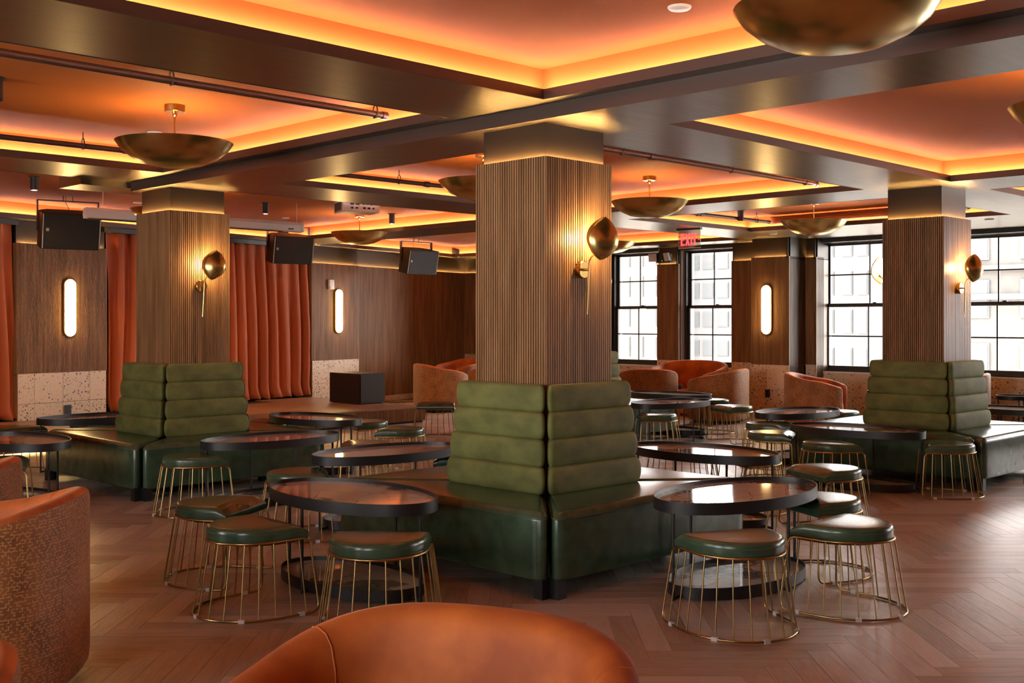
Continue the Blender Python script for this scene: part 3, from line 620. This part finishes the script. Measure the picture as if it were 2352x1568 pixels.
# ------------------------------------------------------------------ tub armchairs
def uvwrap(o, fn):
    me = o.data; l = me.uv_layers.new(name='UVMap')
    for lp in me.loops: l.data[lp.index].uv = fn(me.vertices[lp.vertex_index].co)
def make_tub(a=.49, b_=.46, hb=.85, hf=.66, nm='tub_armchair'):
    c = empty(nm); n = 56; ex = 2 / 2.7; T0, T1 = R(-52), R(232); th = .135
    def plan(t, k=1.): cs, sn = math.cos(t), math.sin(t); return Vector((a * k * math.copysign(abs(cs) ** ex, cs), b_ * k * math.copysign(abs(sn) ** ex, sn)))
    ts = [T0 + (T1 - T0) * i / n for i in range(n + 1)]; s0 = math.sin(T0)
    P = [plan(t) for t in ts]; H = [hf + (hb - hf) * ((math.sin(t) - s0) / (1 - s0)) ** .9 for t in ts]; Nn = []
    for i in range(n + 1):
        d = (P[min(n, i + 1)] - P[max(0, i - 1)]).normalized(); Nn.append(Vector((d.y, -d.x)))
    def row(i, offs): return [(P[i].x - Nn[i].x * o_, P[i].y - Nn[i].y * o_, z) for o_, z in offs]
    # outer shell
    O_ = []
    for i in range(n + 1):
        h = H[i]; O_.append(row(i, [(.06, .05), (.02, .06), (.004, .085), (0, .13), (0, .3), (0, h - .14), (.0, h - .04), (.006, h - .012)]))
    m_ = MB().loft(O_, closed=False); o = m_.build('outer_shell', 'woven_fabric', c, True, 70)
    uvwrap(o, lambda v: (math.atan2(v.y, v.x) * .5, v.z))
    # padded inside, over the rim down to the seat
    I_ = []
    for i in range(n + 1):
        h = H[i]; e_ = min(i, n - i) / 5.; fe = min(1, e_); I_.append(row(i, [(.006, h - .012), (.022, h + .002), (.05, h + .006), (.085, h - .004), (.11, h - .03), (.128, h - .09), (th, h - .2), (th + .012, .42), (th + .012, .28)]))
    inner = MB().loft(I_, closed=False).build('inner_pad', 'orange_velvet', c, True, 75)
    for i in (0, n):                                                 # arm fronts
        prof = O_[i] + I_[i][1:]; ctr = Vector(prof[0]); fr = MB(); d = (P[1] - P[0]).normalized() if i == 0 else (P[n - 1] - P[n]).normalized()
        r2 = []
        mid = Vector((sum(p[0] for p in prof) / len(prof), sum(p[1] for p in prof) / len(prof), sum(p[2] for p in prof) / len(prof)))
        for s_, f in ((1., 0), (.93, .018), (.75, .03), (.4, .036), (.02, .038)):
            r2.append([(mid.x + (p[0] - mid.x) * s_ - d.x * f, mid.y + (p[1] - mid.y) * s_ - d.y * f, mid.z + (p[2] - mid.z) * s_) for p in prof])
        fr.loft(r2, True, False, False); fr.build('arm_front', 'orange_velvet', c, True, 60)
    for q in (.27, .73):                                             # two welted seams inside
        i = int(n * q); MB().tube([Vector(p) for p in I_[i][1:8]], .003, 5).build('seam', 'orange_velvet', inner, True)
    pts_ = [plan(t, .70) for t in [2 * math.pi * k / 40 for k in range(40)]]
    rings = []
    for s_, z in ((.96, .20), (1, .23), (1, .38), (.97, .415), (.9, .43), (.6, .44), (.1, .442)): rings.append([(p.x * s_, p.y * s_ - .045, z) for p in pts_])
    MB().loft(rings).build('seat_cushion', 'orange_velvet', c, True, 60)
    MB().loft([[(p.x * 1.28, p.y * 1.28, .05) for p in pts_], [(p.x * 1.3, p.y * 1.3, .22) for p in pts_]]).build('seat_base', 'woven_fabric', c, True, 60)
    for x, y in ((.3, .28), (-.3, .28), (.3, -.26), (-.3, -.26)): MB().box(x * a / .49 - .025, x * a / .49 + .025, y - .025, y + .025, 0, .055).build('foot', 'black_wood', c)
    return c
TUB = make_tub(); ft = [True]
def tub(x, y, phi, label):
    """phi = direction the chair faces, viewer's plane"""
    o = TUB if ft[0] else copy_tree(TUB); ft[0] = False; o.location = (x, y, 0); o.rotation_euler = (0, 0, R(cam_ang(phi)) + math.pi / 2); tag(o, label, 'armchair', 'orange velvet tub armchairs')
tub(1.65, 1.95, 250, 'orange velvet tub armchair turned away from the banquettes, its welted inside back showing')
tub(1.78, 5.09, 185, 'tan woven tub armchair with orange velvet inside, beside the brass stool')
tub(2.02, 6.45, 190, 'orange velvet tub armchair behind the tan one')
tub(.56, 2.70, 200, 'orange velvet tub armchair next to the tan one, only its arm in view')
tub(13.3, 15.1, 25, 'rust tub armchair at the stage corner, woven back turned')
tub(15.2, 16.7, 225, 'rust tub armchair in the room corner, velvet inside showing')
tub(14.7, 15.2, 160, 'rust tub armchair mostly hidden by the middle column')
tub(14.25, 11.2, 90, 'tan woven tub armchair backing on to the corner banquette')
tub(15.0, 10.35, 150, 'tan woven tub armchair before the lamp pilaster')
tub(14.75, 8.45, 338, 'tan woven tub armchair with high back towards the lamp pilaster')
tub(16.15, 7.0, 150, 'tan tub armchair mostly hidden behind the window column banquette')
LV = make_tub(.68, .46, .92, .70, 'tub_loveseat'); LV.location = (15.85, 11.55, 0); LV.rotation_euler = (0, 0, R(cam_ang(235)) + math.pi / 2); tag(LV, 'wide orange velvet loveseat with curved back below the narrow window', 'sofa')

# ------------------------------------------------------------------ pendants
def make_pendant():
    p = empty('bowl_pendant')
    prof = [(.02, -.465), (.12, -.46), (.22, -.438), (.32, -.392), (.39, -.335), (.425, -.285), (.430, -.278)]
    full = prof + [(.426, -.276), (.420, -.284), (.385, -.330), (.315, -.385), (.215, -.430), (.12, -.452), (.02, -.457)]
    MB().lathe(full, 48, True, True).build('bowl', 'brass_bowl', p, True, 60)
    MB().tube([(0, 0, -.03), (0, 0, -.44)], .008, 8).build('stem', 'brass', p, True)
    MB().lathe([(.001, 0), (.075, 0), (.075, -.045), (.07, -.05), (.001, -.05)], 28).build('canopy', 'brass', p, True, 40)
    MB().lathe([(.001, -.05), (.018, -.05), (.018, -.075), (.008, -.085)], 14).build('stem_collar', 'brass', p, True)
    for k in range(3):
        q = 2 * math.pi * k / 3 + .4; m_ = MB(); m_.M = Matrix.Translation((.065 * math.cos(q), .065 * math.sin(q), -.42)); m_.lathe([(.002, -.028), (.02, -.02), (.028, 0), (.02, .02), (.002, .028)], 10); m_.build('bulb', 'pendant_bulb', p, True)
    return p
PD = make_pendant(); k = 0
for x, y, lb in ((4.17, 7.75, 'over the stools, in the coffer beside the bronze beam'), (4.36, 2.41, 'in the coffer above the orange armchair'), (7.4, 7.79, 'half hidden by the middle column'), (9.95, 7.78, 'between the middle column and the exit sign'),
                 (13.5, 7.78, 'before the vent grille near the windows'), (14.65, 12.3, 'near the exit sign by the narrow windows'), (10.35, 13.6, 'below the ceiling projector'), (6.60, 12.45, 'behind the stage column beside the projection screen'), (7.4, 2.41, 'in the coffer on the window side of the beam')):
    o = PD if k == 0 else copy_tree(PD); k += 1; o.location = (x, y, ZC); tag(o, 'brass bowl uplight pendant ' + lb, 'pendant lamp', 'brass bowl pendants')

# ------------------------------------------------------------------ sconces
def make_sconce():
    """local: wall plane y=0, room side -y, +x along the wall"""
    s = empty('wall_sconce')
    m_ = MB(); m_.M = Matrix.Rotation(R(90), 4, 'X'); m_.lathe([(.001, 0), (.056, 0), (.058, .004), (.058, .036), (.054, .04), (.001, .04)], 28); m_.build('back_plate', 'brass', s, True, 40)
    m_ = MB(); m_.M = Matrix.Rotation(R(90), 4, 'X'); m_.lathe([(.001, .04), (.009, .04), (.009, .07), (.006, .075)], 12); m_.build('knuckle', 'brass', s, True)
    pth = [(-.015, -.075, -.30), (-.005, -.075, -.15), (.003, -.075, 0), (.004, -.077, .055), (.018, -.085, .085), (.05, -.10, .105), (.085, -.115, .125), (.12, -.13, .165), (.145, -.14, .195)]
    MB().tube(pth, .0052, 7).build('stem', 'brass', s, True)
    # leaf: a shallow pointed shell bulging to the room, tip up
    nu, nv = 26, 18; rows = []
    ax = Vector((.20, 0, 1)).normalized(); sx = Vector((.88, -.42, -.18)).normalized()
    for i in range(nu + 1):
        t = i / nu; w = .118 * math.sin(math.pi * t) ** .72; r_ = []
        for j in range(nv + 1):
            q = -1 + 2 * j / nv; d_ = .062 * (1 - q * q) ** .6 * math.sin(math.pi * t) ** .65
            p = Vector((.045, -.135, .06)) + ax * (t * .30) + sx * (w * q) + Vector((-.38 * d_, -.9 * d_, 0)); r_.append(p)
        rows.append(r_)
    o = MB().loft(rows, closed=False).build('leaf_shade', 'brass_bowl', s, True, 80); sm = o.modifiers.new('thickness', 'SOLIDIFY'); sm.thickness = .003
    MB().tube([(.085, -.118, .13), (.085, -.16, .15)], .007, 8).build('shade_joint', 'brass', s, True)
    m_ = MB(); m_.M = Matrix.Translation((.035, -.105, .215)); m_.lathe([(.002, -.03), (.016, -.018), (.02, 0), (.016, .018), (.002, .03)], 10); m_.build('bulb', 'sconce_bulb', s, True)
    return s
SN = make_sconce(); k = 0
ZN = 1.945
for x, y, rz, lb in ((CC[0] + .335, CC[1], 0, 'leaf shade glowing on the middle column, above the two table stools'), (CL[0] + .335, CL[1], 0, 'leaf shade on the stage column'), (CR[0] + .335, CR[1], 0, 'leaf shade on the window column, before the bright window'),
                     (CD[0] + .335, CD[1], 0, 'leaf shade on the corner column behind the middle one'), (CR[0] + .30, CR[1] + CW, math.pi, 'leaf shade on the back of the window column')):
    o = SN if k == 0 else copy_tree(SN); k += 1; o.location = (x, y, ZN); o.rotation_euler = (0, 0, rz); tag(o, 'brass wall sconce with ' + lb, 'wall lamp', 'leaf shaped brass sconces')

# ------------------------------------------------------------------ capsule wall lights
def make_capsule():
    c = empty('capsule_light')
    def cap(w, h, n=12): return [(w * math.cos(q), h + w * math.sin(q)) for q in [math.pi * i / n for i in range(n + 1)]] + [(w * math.cos(q), -h + w * math.sin(q)) for q in [math.pi + math.pi * i / n for i in range(n + 1)]]
    def pad(w, h, y0, y1, r_): return [[(x, -y, z) for x, z in cap(w - d, h)] for y, d in ((y0, 0), (y1 - r_, 0), (y1 - r_ * .3, r_ * .3), (y1, r_))]
    MB().loft(pad(.098, .325, 0, .03, .004)).build('brass_backing', 'brass', c, True, 40); MB().loft(pad(.084, .322, .028, .075, .03)).build('diffuser', 'capsule_light', c, True, 60); return c
CP = make_capsule(); k = 0
q1, q2 = wp(.745, 0), wp(6.69, 0)
for x, y, rz, lb in ((q1.x, q1.y, WA, 'between the curtains under the wall speaker'), (q2.x, q2.y, WA, 'above the black subwoofer'), (16.28, 10.25, -math.pi / 2, 'on the pilaster between the windows')):
    o = CP if k == 0 else copy_tree(CP); k += 1; o.location = (x, y, 1.795); o.rotation_euler = (0, 0, rz); tag(o, 'tall capsule wall light ' + lb, 'wall lamp', 'capsule wall lights')

# ------------------------------------------------------------------ pipes, spots, discs
def pipe(x0, x1, y, z, label, hangs):
    p = empty('sprinkler_pipe', label=label, category='pipe', group='sprinkler pipes')
    MB().tube([(x0, y, z), (x1, y, z)], .024, 10).build('pipe_run', 'pipe_paint', p, True, 50)
    MB().tube([(x1 - .04, y, z), (x1 + .004, y, z)], .029, 10).build('end_cap', 'pipe_paint', p, True, 50)
    MB().tube([(x0 + .35 * (x1 - x0), y, z), (x0 + .35 * (x1 - x0) + .07, y, z)], .032, 10).build('coupling', 'pipe_paint', p, True, 50)
    for x in hangs:
        m_ = MB(); m_.tube([(x, y - .03, z), (x, y - .02, z + .05), (x, y, z + .07), (x, y + .02, z + .05), (x, y + .03, z), (x, y + .015, z - .027), (x, y - .015, z - .027)], .006, 5, True); m_.tube([(x, y, z + .07), (x, y, ZC + .01)], .005, 5); m_.build('hanger', 'pipe_paint', p)
pipe(.5, 5.15, 6.45, 3.10, 'dark sprinkler pipe along the coffer above the stools', (1.4, 3.45, 5.05)); pipe(.5, 4.6, 9.39, 3.10, 'dark sprinkler pipe along the stage side of the coffer above the stools', (1.5, 4.2))
pipe(6.5, 11.05, 6.33, 3.10, 'dark sprinkler pipe between the middle column and window column', (7.7, 9.4, 10.8)); pipe(6.5, 10.8, 9.36, 3.10, 'dark sprinkler pipe passing behind the middle column', (7.65, 9.8)); pipe(12.0, 14.75, 9.25, 3.10, 'dark sprinkler pipe near the exit sign', (12.9, 14.4))
pipe(12.0, 14.7, 6.2, 3.10, 'dark sprinkler pipe passing behind the window column', (12.9, 14.4))
def spot(x, y, z, label, aim=None, watts=220):
    s = empty('ceiling_spot', (x, y, z), label=label, category='spotlight', group='black ceiling spots')
    MB().lathe([(.001, 0), (.062, 0), (.062, -.012), (.001, -.012)], 20).build('mount_plate', 'black_metal', s, True, 40); MB().lathe([(.001, -.01), (.045, -.01), (.045, -.15), (.038, -.155), (.036, -.12), (.001, -.12)], 20).build('barrel', 'black_metal', s, True, 40)
    if aim:
        ld = bpy.data.lights.new('spot_beam', 'SPOT'); ld.energy = watts; ld.color = (1, .60, .27); ld.spot_size = R(88); ld.spot_blend = .9; ld.shadow_soft_size = .03
        lb = bpy.data.objects.new('spot_beam', ld); COL.objects.link(lb); lb.parent = s; lb.location = (0, 0, -.13); lb.rotation_euler = (Vector(aim) - Vector((x, y, z - .13))).to_track_quat('-Z', 'Y').to_euler()
spot(2.85, 7.7, ZC, 'black cylinder spot in the coffer above the stools'); spot(5.1, 12.65, ZC, 'black cylinder spot over the stage curtain end', (6.4, 15.6, .9)); spot(8.45, 13.2, ZC, 'black cylinder spot above the projection screen', (9.9, 16.6, .8)); spot(11.15 - .5, 13.2, ZC, 'black cylinder spot beside the projector', (12.9, 17.2, .9)); spot(13.9, 9.2, ZC, 'black cylinder spot above the exit sign')
def disc(x, y, z, label):
    d = empty('ceiling_disc', (x, y, z), label=label, category='smoke detector', group='white ceiling discs')
    MB().lathe([(.001, 0), (.058, 0), (.058, -.010), (.05, -.016), (.001, -.018)], 24).build('cover', 'white_plastic', d, True, 40); MB().lathe([(.062, 0), (.062, -.005), (.056, -.005)], 24).build('flange', 'white_plastic', d, True, 40)
disc(4.70, 3.48, ZC, 'white round detector in the coffer above the orange armchair'); disc(4.64, 8.97, ZC, 'white round detector behind the bowl above the stools'); disc(9.9, 14.9, ZC, 'white round detector above the projection screen end'); disc(7.2, 14.4, ZC, 'white round detector beside the stage column'); disc(15.45, 9.62, ZA, 'white round disc in the soffit before the pilaster'); disc(15.36, 6.2, ZA, 'white round disc in the soffit by the wide window')
# linear vent grille in the window coffer
v = empty('vent_grille', label='orange painted linear vent grille behind the bowl by the windows', category='vent')
for i in range(6): MB().box(14.82 - .0, 14.96, 6.3, 9.3, ZA + .09 + i * .02, ZA + .096 + i * .02).build('vent_slat', 'ceiling_paint', v)

# ------------------------------------------------------------------ projector, screen, speakers
pj = empty('projector', (8.80, 11.62, 3.06), R(-20), label='white ceiling projector with black vents above the bowl pendant', category='projector')
cushion([(-.25, -.19), (.25, -.19), (.25, .19), (-.25, .19)], -.07, .08, .03, .02, .01).build('case', 'white_plastic', pj, True, 40)
for i in range(7): MB().box(-.254, -.248, -.16 + i * .045, -.135 + i * .045, -.05, .055).build('vent', 'black_wood', pj)
for x, z, w in ((-.12, .03, .05), (-.05, .03, .05), (.03, .035, .03), (.08, .035, .03), (.13, .03, .02), (-.12, -.02, .03), (-.06, -.02, .03), (.04, -.02, .035), (.10, -.02, .035), (.16, -.02, .02)): MB().box(x - w / 2, x + w / 2, -.196, -.189, z - .012, z + .012).build('port', 'black_grille', pj)
MB().tube([(0, 0, .07), (0, 0, .16)], .025, 10).build('mount', 'white_plastic', pj, True)
ps = empty('projection_screen', (7.36, 13.0, 2.885), label='long white projection screen case hung before the curtains', category='screen')
m_ = MB(); pr = [(-.06, -.05), (.05, -.06), (.065, -.02), (.055, .06), (-.04, .07), (-.065, .03)]
m_.loft([[(x, a, b_) for a, b_ in pr] for x in (-1.52, 1.50)]); m_.build('case', 'white_plastic', ps)
m_ = MB(); m_.loft([[(x, a * 1.12, b_ * 1.12) for a, b_ in pr] for x in (1.50, 1.53)]); m_.build('end_cap', 'white_plastic', ps)
MB().box(-1.5, 1.2, -.05, -.035, -.075, -.062).build('screen_bar', 'black_metal', ps); MB().box(1.28, 1.36, -.072, -.062, -.035, -.018).build('badge', 'black_wood', ps)
for x in (-1.3, 1.46): MB().tube([(x, 0, .06), (x, 0, .335)], .003, 5).build('hanger', 'white_plastic', ps)
def make_speaker():
    """front towards -y, tilted down by its bracket"""
    s = empty('stage_speaker'); w, d, h = .36, .44, .23
    poly = [(-w, -d / 2), (w, -d / 2), (w, d * .12), (w * .62, d / 2), (-w * .62, d / 2), (-w, d * .12)]
    body = MB(); body.M = Matrix.Rotation(R(12), 4, 'X'); body.prism(poly, -h, h); body.build('cabinet', 'black_wood', s)
    g = MB(); g.M = Matrix.Rotation(R(12), 4, 'X'); g.box(-w + .03, w - .03, -d / 2 - .012, -d / 2 + .001, -h + .015, h - .015); g.build('grille', 'black_grille', s)
    for x in (-w + .014, w - .014): e_ = MB(); e_.M = Matrix.Rotation(R(12), 4, 'X'); e_.box(x - .006, x + .006, -d / 2 - .012, -d / 2 + .001, -h + .01, h - .01); e_.build('edge_trim', 'grey_line', s)
    bd_ = MB(); bd_.M = Matrix.Rotation(R(12), 4, 'X'); bd_.box(-w + .05, -w + .085, -d / 2 - .016, -d / 2 - .012, .0, .04); bd_.build('badge', 'grey_line', s)
    br = MB(); br.box(-w - .02, -w - .006, -.03, .03, -.03, .36); br.box(w + .006, w + .02, -.03, .03, -.03, .36); br.box(-w - .02, w + .02, -.03, .03, .355, .368); br.build('bracket', 'black_metal', s)
    for x in (-.06, .06): MB().tube([(x, 0, .365), (x, 0, .46)], .006, 5).build('hanger_rod', 'black_metal', s)
    MB().tube([(-.02, .03, .45), (-.01, .10, .36), (.04, .14, .28), (.02, .18, .2)], .004, 5).build('cable', 'black_wood', s)
    return s
SPK = make_speaker(); k = 0
for x, y, z, rz, lb in ((6.22, 14.35, 2.79, -12, 'over the capsule light between the curtains'), (10.72, 16.05, 2.83, -10, 'over the bulging curtain'), (14.12, 16.75, 2.78, -2, 'over the plain slatted wall')):
    o = SPK if k == 0 else copy_tree(SPK); k += 1; o.location = (x, y, z); o.rotation_euler = (0, 0, R(rz)); tag(o, 'black hung loudspeaker ' + lb, 'loudspeaker', 'hung stage loudspeakers')
sb = empty('subwoofer', (0, 0, 0), 0, label='black subwoofer box on the stage edge', category='loudspeaker')
sb.location = (11.38, 15.02, ZS); MB().box(-.26, .26, -.41, .41, .01, .50).build('cabinet', 'black_wood', sb)
MB().box(-.245, .245, -.425, -.408, .03, .48).build('grille', 'black_grille', sb)
for x in (-.2, .2): MB().box(x - .02, x + .02, -.38, .38, 0, .012).build('skid', 'black_metal', sb)

# ------------------------------------------------------------------ small wall things
q = wp(6.475, .0); hs = empty('wall_sounder', (q.x, q.y, 2.29), WA, label='small white alarm box on the slats above the capsule light', category='alarm'); cushion([(-.075, -.05), (.075, -.05), (.075, .0), (-.075, .0)], -.09, .09, .02, .012, .01).build('case', 'white_plastic', hs, True, 40); MB().box(-.04, .05, -.058, -.05, -.08, -.045).build('strobe', 'clear_plastic', hs)
def outlet(p, rz, label, w=.045, h=.065):
    o = empty('wall_outlet', p, rz, label=label, category='outlet', group='black wall outlets'); MB().box(-w, w, -.008, 0, -h, h).build('cover_plate', 'black_metal', o)
    for z in (-.03, .03): MB().box(-.018, .018, -.011, -.007, z - .014, z + .014).build('socket', 'black_wood', o)
q = wp(.72, .014); outlet((q.x, q.y, .345), WA, 'black outlet on the terrazzo between the curtains', .055, .065); outlet((16.266, 10.235, .40), -math.pi / 2, 'black outlet on the terrazzo pilaster')
el = empty('emergency_light', (16.93, 12.86, 2.80), -math.pi / 2, label='black emergency light with two white lamp heads above the slatted pier', category='emergency light')
MB().box(-.17, .17, -.07, .0, -.10, .06).build('housing', 'black_wood', el); MB().box(-.03, -.02, -.073, -.07, -.07, -.06).build('indicator', 'green_led', el)
for x, rz in ((-.20, 25), (.13, -20)):
    m_ = MB(); m_.M = Matrix.Translation((x, -.13, 0)) @ Matrix.Rotation(R(rz), 4, 'Z') @ Matrix.Rotation(R(15), 4, 'X'); m_.box(-.075, .075, -.02, .02, -.075, .075); m_.build('lamp_head', 'white_plastic', el); MB().tube([(x, -.12, 0), (x * .8, -.05, 0)], .03, 8).build('neck', 'black_wood', el)
ex = empty('exit_sign', (13.75, 10.0, ZA), -math.pi / 2 + R(8), label='edge lit glass exit sign with red letters under the soffit', category='exit sign')
MB().box(-.20, .20, -.03, .03, -.025, .0).build('canopy', 'black_metal', ex); MB().box(-.185, .185, -.004, .004, -.29, -.02).build('panel', 'sign_glass', ex)
def letter(polys, x): 
    for P_ in polys:
        m_ = MB(); m_.loft([[(x + px, y, z) for px, z in P_] for y in (-.007, -.0045)]); m_.build('letter', 'exit_red', ex)
z0, z1, t = -.255, -.075, .022
letter([[(0, z0), (t, z0), (t, z1), (0, z1)], [(t, z0), (.062, z0), (.062, z0 + t), (t, z0 + t)], [(t, -.176), (.055, -.176), (.055, -.154), (t, -.154)], [(t, z1 - t), (.062, z1 - t), (.062, z1), (t, z1)]], -.14)
letter([[(0, z0), (t, z0), (.072, z1), (.05, z1)], [(.05, z0), (.072, z0), (t, z1), (0, z1)]], -.065)
letter([[(0, z0), (t, z0), (t, z1), (0, z1)]], .022)
letter([[(.024, z0), (.046, z0), (.046, z1), (.024, z1)], [(0, z1 - t), (.024, z1 - t), (.024, z1), (0, z1)], [(.046, z1 - t), (.07, z1 - t), (.07, z1), (.046, z1)]], .055)
letter([[(0, -.15), (.022, -.165), (.030, -.165), (.008, -.15)], [(0, -.18), (.008, -.18), (.030, -.165), (.022, -.165)]], .142)
MB().box(-.187, .187, -.005, .005, -.296, -.29).build('panel_edge', 'clear_plastic', ex)

# ------------------------------------------------------------------ street outside
def far(name, x, y0, y1, mat, label, wins, extra=None, top=34):
    b_ = empty(name, (x, (y0 + y1) / 2, -20), label=label, category='building'); hy = (y1 - y0) / 2
    MB().box(0, 12, -hy, hy, 0, top).build('facade', mat, b_)
    for (a0, a1, z0, z1, panes) in wins:
        f = MB(); f.box(-.12, .0, a0, a1, z0, z1); fo = f.build('window', 'far_frame', b_)
        for i in range(panes):
            w = (a1 - a0) / panes; MB().box(-.16, -.12, a0 + i * w + .08, a0 + (i + 1) * w - .08, z0 + .08, z1 - .08).build('pane', 'far_window', fo)
    if extra: extra(b_)
far('office_tower', 100, 76.6, 96, 'cream_facade', 'cream tower with narrow slot windows beyond the narrow window', [(a, a + .5, z, z + 2.3, 1) for z in [14.2 + 3.4 * i for i in range(5)] for a in [-9.2 + 1.9 * j + .6 * (j // 3) for j in range(8)]])
far('white_block', 104, 58, 76.4, 'white_facade', 'white banded block beyond the window behind the loveseat', [(a, a + 1.5, z, z + 1.7, 1) for z in [14.6 + 3.2 * i for i in range(5)] for a in [1.2 + 1.95 * j for j in range(4)]])
def tower(b_):
    for i in range(5): MB().box(-.6, -.4, -4.6, -3.7, 14 + 3.3 * i, 16.4 + 3.3 * i).build('green_panel', 'far_green', b_); MB().box(-.6, -.4, -3.4, -.8, 15.2 + 3.3 * i, 16.2 + 3.3 * i).build('orange_netting', 'far_orange', b_)
    for y in (-2.4, -1.5): MB().box(-1.6, -1.45, y, y + .12, 0, 34).build('mast', 'far_frame', b_)
    for i in range(22): MB().tube([(-1.5, -2.4 if i % 2 else -1.5, 1.5 * i), (-1.5, -1.5 if i % 2 else -2.4, 1.5 * i + 1.5)], .05, 4).build('brace', 'far_frame', b_)
    MB().box(-.7, -.5, -4.8, -1.0, 17.6, 20.3).build('dark_mesh', 'far_dark', b_)
far('building_site', 86, 37.5, 50, 'white_facade', 'white building site with green and orange panels beyond the wide window', [(a, a + 1.0, z, z + 2.0, 1) for z in [14.2 + 3.2 * i for i in range(5)] for a in (.8, 2.2, 3.9)], tower)
def ledges(b_):
    for z in (17.6, 22.9, 24.6): MB().box(-.45, 0, -8, 7, z, z + .35).build('ledge', 'cream_facade', b_)
far('brick_building', 68, 14, 31, 'brick_facade', 'pale brick building with paired sash windows beyond the sconce window', [(a, a + 2.1, z, z + 2.3, 2) for z in (14.0, 18.0, 20.9 + .9, 25.3) for a in (-3.4, 1.0, 4.9)], ledges)
MB().box(17.6, 150, -60, 140, -20.2, -20).build('street_ground', 'plaster')['kind'] = 'structure'
